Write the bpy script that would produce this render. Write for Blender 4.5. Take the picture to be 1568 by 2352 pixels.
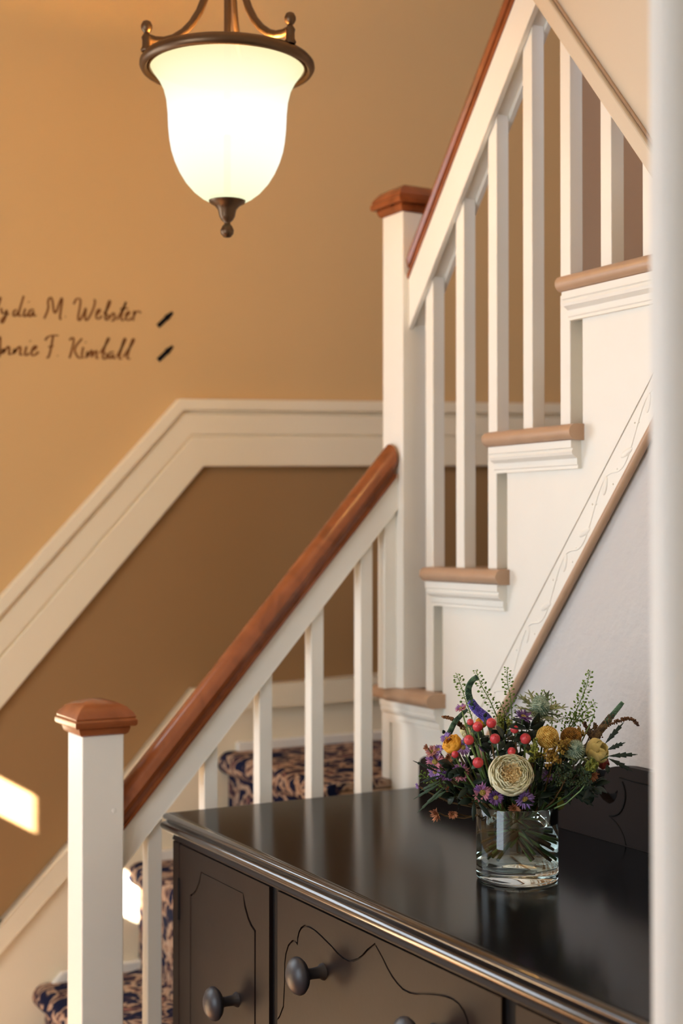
import bpy, math, random
from mathutils import Vector, Matrix
from mathutils.geometry import tessellate_polygon
for o in list(bpy.data.objects): bpy.data.objects.remove(o)
SC = bpy.context.scene
COL = SC.collection
PI = math.pi

# ------------------------------------------------------------------ camera
cam = bpy.data.cameras.new('camera'); camo = bpy.data.objects.new('camera', cam); COL.objects.link(camo)
YAW, PITCH = math.radians(29.5), math.atan(49/3300)
camo.location = (0, 0, 1.445)
camo.rotation_euler = (PI/2 + PITCH, 0, -YAW)
cam.sensor_fit = 'HORIZONTAL'; cam.sensor_width = 24.0; cam.lens = 3300/1568*24
cam.clip_start = .05
cam.dof.use_dof = True; cam.dof.focus_distance = 2.08; cam.dof.aperture_fstop = 3.1
SC.camera = camo
# ------------------------------------------------------------------ light and exposure
SC.view_settings.view_transform = 'Standard'; SC.view_settings.look = 'None'
SC.view_settings.exposure = 0.0; SC.view_settings.gamma = 1.0; SC.view_settings.use_curve_mapping = False
wd = bpy.data.worlds.new('world'); SC.world = wd; wd.use_nodes = True
WB = wd.node_tree.nodes['Background']
WB.inputs[0].default_value = (.86, .80, .74, 1); WB.inputs[1].default_value = .3

def light(name, kind, loc, energy, color, direction=None, **k):
    l = bpy.data.lights.new(name, kind); l.energy = energy; l.color = color
    for a, b in k.items(): setattr(l, a, b)
    o = bpy.data.objects.new(name, l); COL.objects.link(o); o.location = loc
    if direction: o.rotation_euler = Vector(direction).to_track_quat('-Z', 'Y').to_euler()
    return o
SUN_DIR = Vector((.8, .4, -.48))
light('sun', 'SUN', (-3, 0, 4), 110.0, (1, .95, .86), SUN_DIR, angle=.004)
# daylight from the hall's front window (left, out of frame) and from the landing window upstairs
WINDOW_EMIT = 7.0
light('hall_window_daylight', 'AREA', (-1.50, 1.35, 1.4), 38, (.72, .86, 1), (1, 0, -.05), shape='RECTANGLE', size=1.1, size_y=1.4)
light('stair_foot_window_daylight', 'AREA', (.02, 2.97, 1.6), 7, (.74, .87, 1), (.25, -1, -.05), shape='RECTANGLE', size=1.0, size_y=.95)
light('room_fill_light', 'AREA', (1.75, -2.5, 1.7), 115, (.80, .88, 1), (-.1, 1, 0), shape='RECTANGLE', size=1.5, size_y=1.8)  # added fill lamp brightening the door jamb, no window in the rear wall
light('upstairs_window_daylight', 'AREA', (1.85, 1.25, 2.95), 9, (.70, .80, 1), (.55, .7, -.45), shape='RECTANGLE', size=.7, size_y=.7)
LAMP_E = 66.0
LAMP_COL = (1, .50, .11)

# ------------------------------------------------------------------ materials
def lin(c):
    return tuple((x/12.92 if x <= .04045 else ((x+.055)/1.055)**2.4) for x in [v/255 for v in c])
def mat(name, rgb, rough=.5, spec=.5, metal=0, noise=None, bump=None, var=0, coat=0, sheen=0, sss=0, scale=None):
    m = bpy.data.materials.new(name); m.use_nodes = True; nt = m.node_tree; b = nt.nodes['Principled BSDF']
    c = lin(rgb)
    b.inputs['Base Color'].default_value = (*c, 1); b.inputs['Roughness'].default_value = rough
    b.inputs['Metallic'].default_value = metal; b.inputs['Specular IOR Level'].default_value = spec
    b.inputs['Coat Weight'].default_value = coat
    if sss:
        b.inputs['Subsurface Weight'].default_value = sss; b.inputs['Subsurface Scale'].default_value = .004
        b.inputs['Subsurface Radius'].default_value = (1, .8, .6)
    tc = nt.nodes.new('ShaderNodeTexCoord')
    if var:
        n = nt.nodes.new('ShaderNodeTexNoise'); n.inputs['Scale'].default_value = noise or 12; n.inputs['Detail'].default_value = 4
        nt.links.new(tc.outputs['Object'], n.inputs['Vector'])
        r = nt.nodes.new('ShaderNodeValToRGB'); r.color_ramp.elements[0].position = .3; r.color_ramp.elements[1].position = .7
        r.color_ramp.elements[0].color = (*[x*(1-var) for x in c], 1); r.color_ramp.elements[1].color = (*[min(1, x*(1+var)) for x in c], 1)
        nt.links.new(n.outputs['Fac'], r.inputs['Fac']); nt.links.new(r.outputs['Color'], b.inputs['Base Color'])
    if bump:
        n2 = nt.nodes.new('ShaderNodeTexNoise'); n2.inputs['Scale'].default_value = bump[0]; n2.inputs['Detail'].default_value = 5
        nt.links.new(tc.outputs['Object'], n2.inputs['Vector'])
        bp = nt.nodes.new('ShaderNodeBump'); bp.inputs['Strength'].default_value = bump[1]; bp.inputs['Distance'].default_value = bump[2]
        nt.links.new(n2.outputs['Fac'], bp.inputs['Height']); nt.links.new(bp.outputs['Normal'], b.inputs['Normal'])
    return m
def ramp_mat(name, cols, scale, rough=.6, distort=0, stretch=(1, 1, 1), detail=4, bump=0, voronoi=False, coat=0, spec=.5):
    m = bpy.data.materials.new(name); m.use_nodes = True; nt = m.node_tree; b = nt.nodes['Principled BSDF']
    b.inputs['Roughness'].default_value = rough; b.inputs['Coat Weight'].default_value = coat; b.inputs['Specular IOR Level'].default_value = spec
    tc = nt.nodes.new('ShaderNodeTexCoord'); mp = nt.nodes.new('ShaderNodeMapping'); mp.inputs['Scale'].default_value = stretch
    nt.links.new(tc.outputs['Object'], mp.inputs['Vector'])
    n = nt.nodes.new('ShaderNodeTexNoise'); n.inputs['Scale'].default_value = scale; n.inputs['Detail'].default_value = detail
    n.inputs['Distortion'].default_value = distort
    nt.links.new(mp.outputs[0], n.inputs['Vector'])
    r = nt.nodes.new('ShaderNodeValToRGB'); e = r.color_ramp.elements
    for i, (p, c) in enumerate(cols):
        q = e[i] if i < 2 else e.new(p)
        q.position = p; q.color = (*lin(c), 1)
    if voronoi: r.color_ramp.interpolation = 'CONSTANT'
    nt.links.new(n.outputs['Fac'], r.inputs['Fac']); nt.links.new(r.outputs['Color'], b.inputs['Base Color'])
    if bump:
        bp = nt.nodes.new('ShaderNodeBump'); bp.inputs['Strength'].default_value = .6; bp.inputs['Distance'].default_value = bump
        nt.links.new(n.outputs['Fac'], bp.inputs['Height']); nt.links.new(bp.outputs['Normal'], b.inputs['Normal'])
    return m
M = {}
M['tan'] = mat('tan_wall_paint', (216, 178, 124), .75, .3, bump=(260, .15, .001))
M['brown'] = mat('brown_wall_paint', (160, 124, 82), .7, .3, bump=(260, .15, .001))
M['daylit'] = mat('daylit_wall_tone', (176, 156, 138), .7, .3)  # grey of the upstairs daylight put into the wall colour
M['white'] = mat('cream_white_paint', (242, 238, 227), .42, .45, var=.015, noise=9, bump=(60, .1, .0015))
M['trimw'] = mat('cream_trim_paint', (244, 230, 200), .45, .45, bump=(60, .1, .001))
M['bulk'] = mat('bulkhead_paint', (216, 200, 176), .55, .35, bump=(60, .1, .001))
M['plaster'] = mat('white_plaster', (208, 205, 202), .8, .25, bump=(38, .55, .006))
M['jamb'] = mat('jamb_paint', (224, 222, 215), .5, .4)
M['tread'] = mat('taupe_tread_paint', (186, 152, 122), .38, .5, var=.06, noise=25, bump=(90, .2, .001))
M['wood'] = ramp_mat('varnished_oak', [(.3, (120, 66, 34)), (.75, (158, 90, 50)), (.5, (142, 78, 42))], 14, .26, 1.0, (1, 1, 1), 6, .0002, coat=.1)
M['dark'] = mat('espresso_paint', (33, 25, 23), .45, .18, var=.12, noise=14, bump=(120, .15, .0006), coat=0)
M['darktop'] = mat('espresso_top', (13, 12, 15), .17, .5, var=.1, noise=8, bump=(70, .05, .0004), coat=0)
M['darktop'].node_tree.nodes['Principled BSDF'].inputs['IOR'].default_value = 1.2
M['darkbead'] = mat('espresso_highlight_edge', (40, 33, 30), .2, .6, bump=(160, .25, .0006), coat=.8)  # top's own paint, lightened and glossed so the edge highlight is built in
M['shade_hinge'] = mat('shade_hinge_black', (10, 9, 10), .7, .2)  # black of the hinges, also painted in for shade in gaps and carving
M['knob'] = mat('black_knob', (44, 44, 50), .42, .5)
M['bronze'] = mat('brushed_bronze', (98, 76, 56), .38, .5, metal=.85, bump=(200, .1, .0005))
M['ink'] = mat('lettering_brown', (124, 80, 42), .8, .2)
M['black'] = mat('arrow_black', (14, 12, 14), .8, .2)
M['floor'] = ramp_mat('oak_floor', [(.3, (120, 78, 46)), (.7, (168, 118, 74))], 4, .35, 1, (1, 9, 1), 5)
M['ceil'] = mat('ceiling_paint', (228, 218, 200), .8, .2)
M['stem'] = mat('green_stem', (60, 84, 40), .5, .4, var=.3, noise=30)
M['stem3'] = mat('light_stem', (110, 138, 74), .45, .4, var=.3, noise=30)
M['stem2'] = mat('brown_stem', (88, 66, 36), .5, .4, var=.3, noise=30)
M['leafd'] = mat('dark_leaf', (27, 43, 31), .5, .35, var=.35, noise=40)
M['leafg'] = mat('grey_leaf', (62, 84, 62), .5, .35, var=.3, noise=40)
M['leafp'] = mat('pale_leaf', (168, 168, 84), .5, .35, var=.15, noise=40)
M['pod'] = mat('cress_pod', (126, 158, 70), .5, .35, var=.3, noise=50)
M['berry'] = ramp_mat('coral_berry', [(.35, (190, 40, 56)), (.7, (224, 84, 84))], 60, .38)
M['berrytip'] = mat('berry_tip', (60, 26, 20), .6)
M['cream'] = mat('cream_petal', (255, 248, 216), .6, .25, sss=.1, var=.04, noise=60)
M['peach'] = mat('peach_petal', (255, 226, 170), .6, .25, sss=.1, var=.08, noise=60)
M['gold'] = mat('gold_petal', (240, 176, 58), .55, .3, sss=.2, var=.1, noise=60)
M['pale'] = mat('pale_petal', (240, 232, 178), .55, .3, sss=.2, var=.05, noise=60)
M['lemon'] = mat('lemon_petal', (236, 220, 146), .55, .3, sss=.2, var=.14, noise=50)
M['rust'] = mat('rust_bud', (128, 48, 40), .5, .3, var=.2, noise=60)
M['pinkp'] = ramp_mat('pink_lilac_petal', [(.40, (156, 112, 190)), (.60, (226, 148, 158))], 45, .55)
M['lilacp'] = ramp_mat('lilac_petal', [(.38, (140, 110, 190)), (.62, (188, 150, 212))], 50, .55)
M['plump'] = ramp_mat('plum_petal', [(.38, (96, 66, 132)), (.62, (138, 92, 150))], 50, .55)
M['rosep'] = ramp_mat('faded_rose_petal', [(.38, (184, 120, 132)), (.62, (222, 160, 148))], 50, .55)
M['driedp'] = ramp_mat('dried_petal', [(.38, (134, 78, 54)), (.62, (218, 150, 106))], 60, .65)
M['disc'] = ramp_mat('aster_disc', [(.4, (150, 132, 50)), (.6, (214, 190, 110))], 300, .7, bump=.001)
M['button'] = ramp_mat('button_floret', [(.4, (188, 140, 44)), (.6, (236, 200, 108))], 120, .6)
M['button2'] = ramp_mat('dull_button_floret', [(.4, (130, 88, 30)), (.6, (186, 136, 54))], 120, .6)
M['thistle'] = ramp_mat('thistle_grey_green', [(.4, (104, 130, 108)), (.6, (190, 202, 176))], 160, .6)
M['bract'] = ramp_mat('thistle_bract', [(.4, (70, 82, 48)), (.6, (140, 148, 104))], 60, .6)
M['vgreen'] = ramp_mat('veronica_green', [(.4, (38, 66, 48)), (.6, (100, 134, 100))], 120, .6)
M['vpurple'] = ramp_mat('veronica_purple', [(.4, (74, 62, 146)), (.6, (118, 100, 204))], 120, .6)
M['vbrown'] = ramp_mat('veronica_brown', [(.4, (66, 46, 26)), (.6, (128, 100, 62))], 120, .6)
M['tassel'] = ramp_mat('seed_brown', [(.4, (72, 42, 22)), (.6, (140, 92, 48))], 120, .6)
M['olive'] = ramp_mat('filler_olive', [(.4, (88, 98, 28)), (.6, (158, 160, 62))], 120, .6)
M['goldf'] = ramp_mat('filler_gold', [(.4, (128, 92, 24)), (.6, (178, 144, 52))], 120, .6)
M['darkf'] = ramp_mat('filler_dark', [(.4, (32, 48, 28)), (.6, (70, 88, 46))], 120, .6)
M['darkf2'] = ramp_mat('filler_dark_brown', [(.4, (56, 40, 20)), (.6, (108, 82, 36))], 120, .6)

def thin_petal(m, k=.4):
    nt = m.node_tree; b = nt.nodes['Principled BSDF']; t = nt.nodes.new('ShaderNodeBsdfTranslucent'); ms = nt.nodes.new('ShaderNodeMixShader'); ms.inputs[0].default_value = k
    if b.inputs['Base Color'].is_linked: nt.links.new(b.inputs['Base Color'].links[0].from_socket, t.inputs['Color'])
    else: t.inputs['Color'].default_value = b.inputs['Base Color'].default_value
    b.inputs['Subsurface Weight'].default_value = 0
    nt.links.new(b.outputs[0], ms.inputs[1]); nt.links.new(t.outputs[0], ms.inputs[2]); nt.links.new(ms.outputs[0], nt.nodes['Material Output'].inputs['Surface'])
for k_ in ('cream', 'peach', 'gold', 'pale', 'lemon', 'pinkp', 'lilacp', 'plump', 'rosep', 'driedp', 'pod'): thin_petal(M[k_], .28)
def glassy(name, ior, color=(1, 1, 1), rough=0):
    m = bpy.data.materials.new(name); m.use_nodes = True; nt = m.node_tree; nt.nodes.remove(nt.nodes['Principled BSDF'])
    g = nt.nodes.new('ShaderNodeBsdfGlass'); g.inputs['IOR'].default_value = ior; g.inputs['Roughness'].default_value = rough
    g.inputs['Color'].default_value = (*color, 1)
    nt.links.new(g.outputs[0], nt.nodes['Material Output'].inputs['Surface'])
    return m
M['glass'] = glassy('clear_glass', 1.47, (.97, .985, .975))
M['water'] = glassy('water', 1.33, (.97, .98, .96))

def shade_mat():
    m = bpy.data.materials.new('frosted_lamp_glass'); m.use_nodes = True; nt = m.node_tree; nt.nodes.remove(nt.nodes['Principled BSDF'])
    N = nt.nodes.new; L = nt.links.new
    tc = N('ShaderNodeTexCoord'); sp = N('ShaderNodeSeparateXYZ'); L(tc.outputs['Object'], sp.inputs[0])
    r = N('ShaderNodeValToRGB'); mr = N('ShaderNodeMapRange'); mr.inputs[1].default_value = -.235; mr.inputs[2].default_value = 0.0
    L(sp.outputs['Z'], mr.inputs[0]); L(mr.outputs[0], r.inputs['Fac'])
    e = r.color_ramp.elements; e[0].position = 0; e[0].color = (.96, .99, .62, 1); e[1].position = 1; e[1].color = (.98, .86, .46, 1)
    for p, c in ((.28, (1.0, 1.0, .86)), (.62, (1, 1, .95)), (.86, (.97, .98, .66))):
        q = e.new(p); q.color = (*c, 1)
    em = N('ShaderNodeEmission'); em.inputs['Strength'].default_value = 1.15; L(r.outputs['Color'], em.inputs['Color'])
    tr = N('ShaderNodeBsdfTransparent'); tr.inputs['Color'].default_value = (1, .96, .88, 1)
    ms = N('ShaderNodeMixShader'); ms.inputs[0].default_value = .90
    L(tr.outputs[0], ms.inputs[1]); L(em.outputs[0], ms.inputs[2]); L(ms.outputs[0], nt.nodes['Material Output'].inputs['Surface'])
    return m
M['shade'] = shade_mat()
def emit(name, color, s):
    m = bpy.data.materials.new(name); m.use_nodes = True; nt = m.node_tree; nt.nodes.remove(nt.nodes['Principled BSDF'])
    em = nt.nodes.new('ShaderNodeEmission'); em.inputs[0].default_value = (*color, 1); em.inputs[1].default_value = s
    nt.links.new(em.outputs[0], nt.nodes['Material Output'].inputs['Surface']); return m
M['bulb'] = emit('bulb', (1, .9, .7), 6)
def carpet():
    m = bpy.data.materials.new('floral_carpet'); m.use_nodes = True; nt = m.node_tree; b = nt.nodes['Principled BSDF']
    N = nt.nodes.new; L = nt.links.new
    b.inputs['Roughness'].default_value = .95; b.inputs['Specular IOR Level'].default_value = .1
    tc = N('ShaderNodeTexCoord')
    n = N('ShaderNodeTexNoise'); n.inputs['Scale'].default_value = 26; n.inputs['Detail'].default_value = 7; n.inputs['Distortion'].default_value = .5
    L(tc.outputs['Object'], n.inputs['Vector'])
    r = N('ShaderNodeValToRGB'); r.color_ramp.interpolation = 'LINEAR'; e = r.color_ramp.elements
    cs = [(.0, (24, 28, 52)), (.44, (28, 34, 62)), (.47, (84, 66, 72)), (.495, (196, 172, 150)), (.545, (176, 140, 118)), (.585, (70, 56, 62)), (.63, (26, 32, 58)), (.7, (160, 112, 100))]
    for i, (p, c) in enumerate(cs):
        q = e[i] if i < 2 else e.new(p)
        q.position = p; q.color = (*lin(c), 1)
    L(n.outputs['Fac'], r.inputs['Fac']); L(r.outputs['Color'], b.inputs['Base Color'])
    n2 = N('ShaderNodeTexNoise'); n2.inputs['Scale'].default_value = 400; L(tc.outputs['Object'], n2.inputs['Vector'])
    bp = N('ShaderNodeBump'); bp.inputs['Strength'].default_value = .8; bp.inputs['Distance'].default_value = .003
    L(n2.outputs['Fac'], bp.inputs['Height']); L(bp.outputs['Normal'], b.inputs['Normal'])
    return m
M['carpet'] = carpet()

# ------------------------------------------------------------------ mesh helpers
ORG = {}
class MB:
    def __init__(s): s.v = []; s.f = []
    def box(s, x0, x1, y0, y1, z0, z1):
        n = len(s.v)
        s.v += [(x, y, z) for z in (z0, z1) for y in (y0, y1) for x in (x0, x1)]
        s.f += [(n, n+2, n+3, n+1), (n+4, n+5, n+7, n+6), (n, n+1, n+5, n+4), (n+2, n+6, n+7, n+3), (n, n+4, n+6, n+2), (n+1, n+3, n+7, n+5)]
        return s
    def prism(s, pts, axis, a, b):
        n = len(s.v); k = len(pts)
        def P(p, t): return {'x': (t, p[0], p[1]), 'y': (p[0], t, p[1]), 'z': (p[0], p[1], t)}[axis]
        s.v += [P(p, a) for p in pts] + [P(p, b) for p in pts]
        if k > 8:
            T = tessellate_polygon([[Vector((p[0], p[1], 0)) for p in pts]])
            s.f += [tuple(n+i for i in t) for t in T] + [tuple(n+k+i for i in t[::-1]) for t in T]
        else: s.f += [tuple(range(n+k-1, n-1, -1)), tuple(range(n+k, n+2*k))]
        s.f += [(n+i, n+(i+1) % k, n+k+(i+1) % k, n+k+i) for i in range(k)]
        return s
    def sweep(s, prof, p0, p1, side, up=(0, 0, 1), m0=0, m1=0):
        """profile (a, b) = a*side + b*up, run straight from p0 to p1 (ends cut parallel to side/up)"""
        n = len(s.v); k = len(prof); side = Vector(side); up = Vector(up); p0 = Vector(p0); p1 = Vector(p1)
        s.v += [tuple(p0+side*a+up*b) for a, b in prof] + [tuple(p1+side*a+up*b) for a, b in prof]
        T = tessellate_polygon([[Vector((a, b, 0)) for a, b in prof]])
        s.f += [tuple(n+i for i in t) for t in T] + [tuple(n+k+i for i in t[::-1]) for t in T]
        s.f += [(n+i, n+(i+1) % k, n+k+(i+1) % k, n+k+i) for i in range(k)]
        return s
    def rectloft(s, x0, x1, y0, y1, prof, cap=True):
        n = len(s.v); k = len(prof)
        for o, z in prof: s.v += [(x0-o, y0-o, z), (x1+o, y0-o, z), (x1+o, y1+o, z), (x0-o, y1+o, z)]
        for i in range(k-1):
            for j in range(4):
                a = n+4*i+j; b = n+4*i+(j+1) % 4; s.f.append((a, b, b+4, a+4))
        if cap: s.f += [(n+3, n+2, n+1, n), tuple(n+4*(k-1)+j for j in range(4))]
        return s
    def tube(s, path, r, n=8, cap=True):
        path = [Vector(p) for p in path]; K = len(path); b0 = len(s.v)
        rr = r if isinstance(r, (list, tuple)) else [r]*K
        prev = None
        for i, p in enumerate(path):
            t = (path[min(i+1, K-1)]-path[max(i-1, 0)]).normalized()
            if prev is None:
                u = t.orthogonal().normalized()
            else:
                u = (prev-t*prev.dot(t)); u = u.normalized() if u.length > 1e-6 else t.orthogonal().normalized()
            prev = u; w = t.cross(u)
            for j in range(n):
                a = 2*PI*j/n; s.v.append(tuple(p+(u*math.cos(a)+w*math.sin(a))*rr[i]))
        for i in range(K-1):
            for j in range(n):
                a = b0+i*n+j; b = b0+i*n+(j+1) % n; s.f.append((a, b, b+n, a+n))
        if cap: s.f += [tuple(b0+n-1-j for j in range(n)), tuple(b0+(K-1)*n+j for j in range(n))]
        return s
    def lathe(s, prof, c, n=32, axis=None, closed=False):
        b0 = len(s.v); K = len(prof); c = Vector(c)
        q = Vector((0, 0, 1)).rotation_difference(Vector(axis)) if axis is not None else None
        for r, z in prof:
            for j in range(n):
                a = 2*PI*j/n; v = Vector((r*math.cos(a), r*math.sin(a), z))
                if q: v = q @ v
                s.v.append(tuple(c+v))
        for i in range(K-1+(1 if closed else 0)):
            i2 = (i+1) % K
            for j in range(n):
                s.f.append((b0+i*n+j, b0+i*n+(j+1) % n, b0+i2*n+(j+1) % n, b0+i2*n+j))
        if not closed:
            if prof[0][0] > 1e-5: s.f.append(tuple(b0+n-1-j for j in range(n)))
            if prof[-1][0] > 1e-5: s.f.append(tuple(b0+(K-1)*n+j for j in range(n)))
        return s
    def ball(s, c, r, n=8, m=5, sc=(1, 1, 1), q=None):
        b0 = len(s.v); c = Vector(c)
        def put(v):
            v = Vector((v[0]*sc[0], v[1]*sc[1], v[2]*sc[2]))*r
            if q: v = q @ v
            s.v.append(tuple(c+v))
        put((0, 0, 1))
        for i in range(1, m):
            t = PI*i/m
            for j in range(n):
                a = 2*PI*j/n; put((math.sin(t)*math.cos(a), math.sin(t)*math.sin(a), math.cos(t)))
        put((0, 0, -1)); e = len(s.v)-1
        for j in range(n):
            s.f.append((b0, b0+1+j, b0+1+(j+1) % n)); l = b0+1+(m-2)*n; s.f.append((e, l+(j+1) % n, l+j))
        for i in range(m-2):
            for j in range(n):
                a = b0+1+i*n+j; b = b0+1+i*n+(j+1) % n; s.f.append((a, a+n, b+n, b))
        return s
    def grid(s, rows, closed=False):
        b0 = len(s.v); K = len(rows[0])
        for r in rows: s.v += [tuple(p) for p in r]
        for i in range(len(rows)-1):
            for j in range(K-1):
                a = b0+i*K+j; s.f.append((a, a+1, a+1+K, a+K))
        return s
    def build(s, name, m, parent=None, smooth=None, bevel=0, kind=None, solid=0, seg=2):
        o0 = ORG.get(parent.name, Vector()) if parent else Vector()
        me = bpy.data.meshes.new(name); me.from_pydata([tuple(Vector(v)-o0) for v in s.v], [], s.f); me.update()
        me.materials.append(m)
        if smooth is not None:
            me.polygons.foreach_set('use_smooth', [True]*len(me.polygons))
            if smooth < 180: me.set_sharp_from_angle(angle=math.radians(smooth))
        o = bpy.data.objects.new(name, me); COL.objects.link(o)
        if solid:
            md = o.modifiers.new('solid', 'SOLIDIFY'); md.thickness = solid; md.offset = 0
        if bevel:
            md = o.modifiers.new('bevel', 'BEVEL'); md.width = bevel; md.segments = seg; md.limit_method = 'ANGLE'
        if parent: o.parent = parent; ORG[o.name] = o0
        if kind: o['kind'] = kind
        return o
def thing(name, loc, label, cat, group=None):
    o = bpy.data.objects.new(name, None); COL.objects.link(o); o.location = loc; o.empty_display_size = .05
    ORG[o.name] = Vector(loc); o['label'] = label; o['category'] = cat
    if group: o['group'] = group
    return o
def tag(o, label, cat, group=None):
    o['label'] = label; o['category'] = cat
    if group: o['group'] = group
    return o
def struct(o, label=None, cat=None):
    o['kind'] = 'structure'
    if label: o['label'] = label
    if cat: o['category'] = cat
    return o
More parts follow.
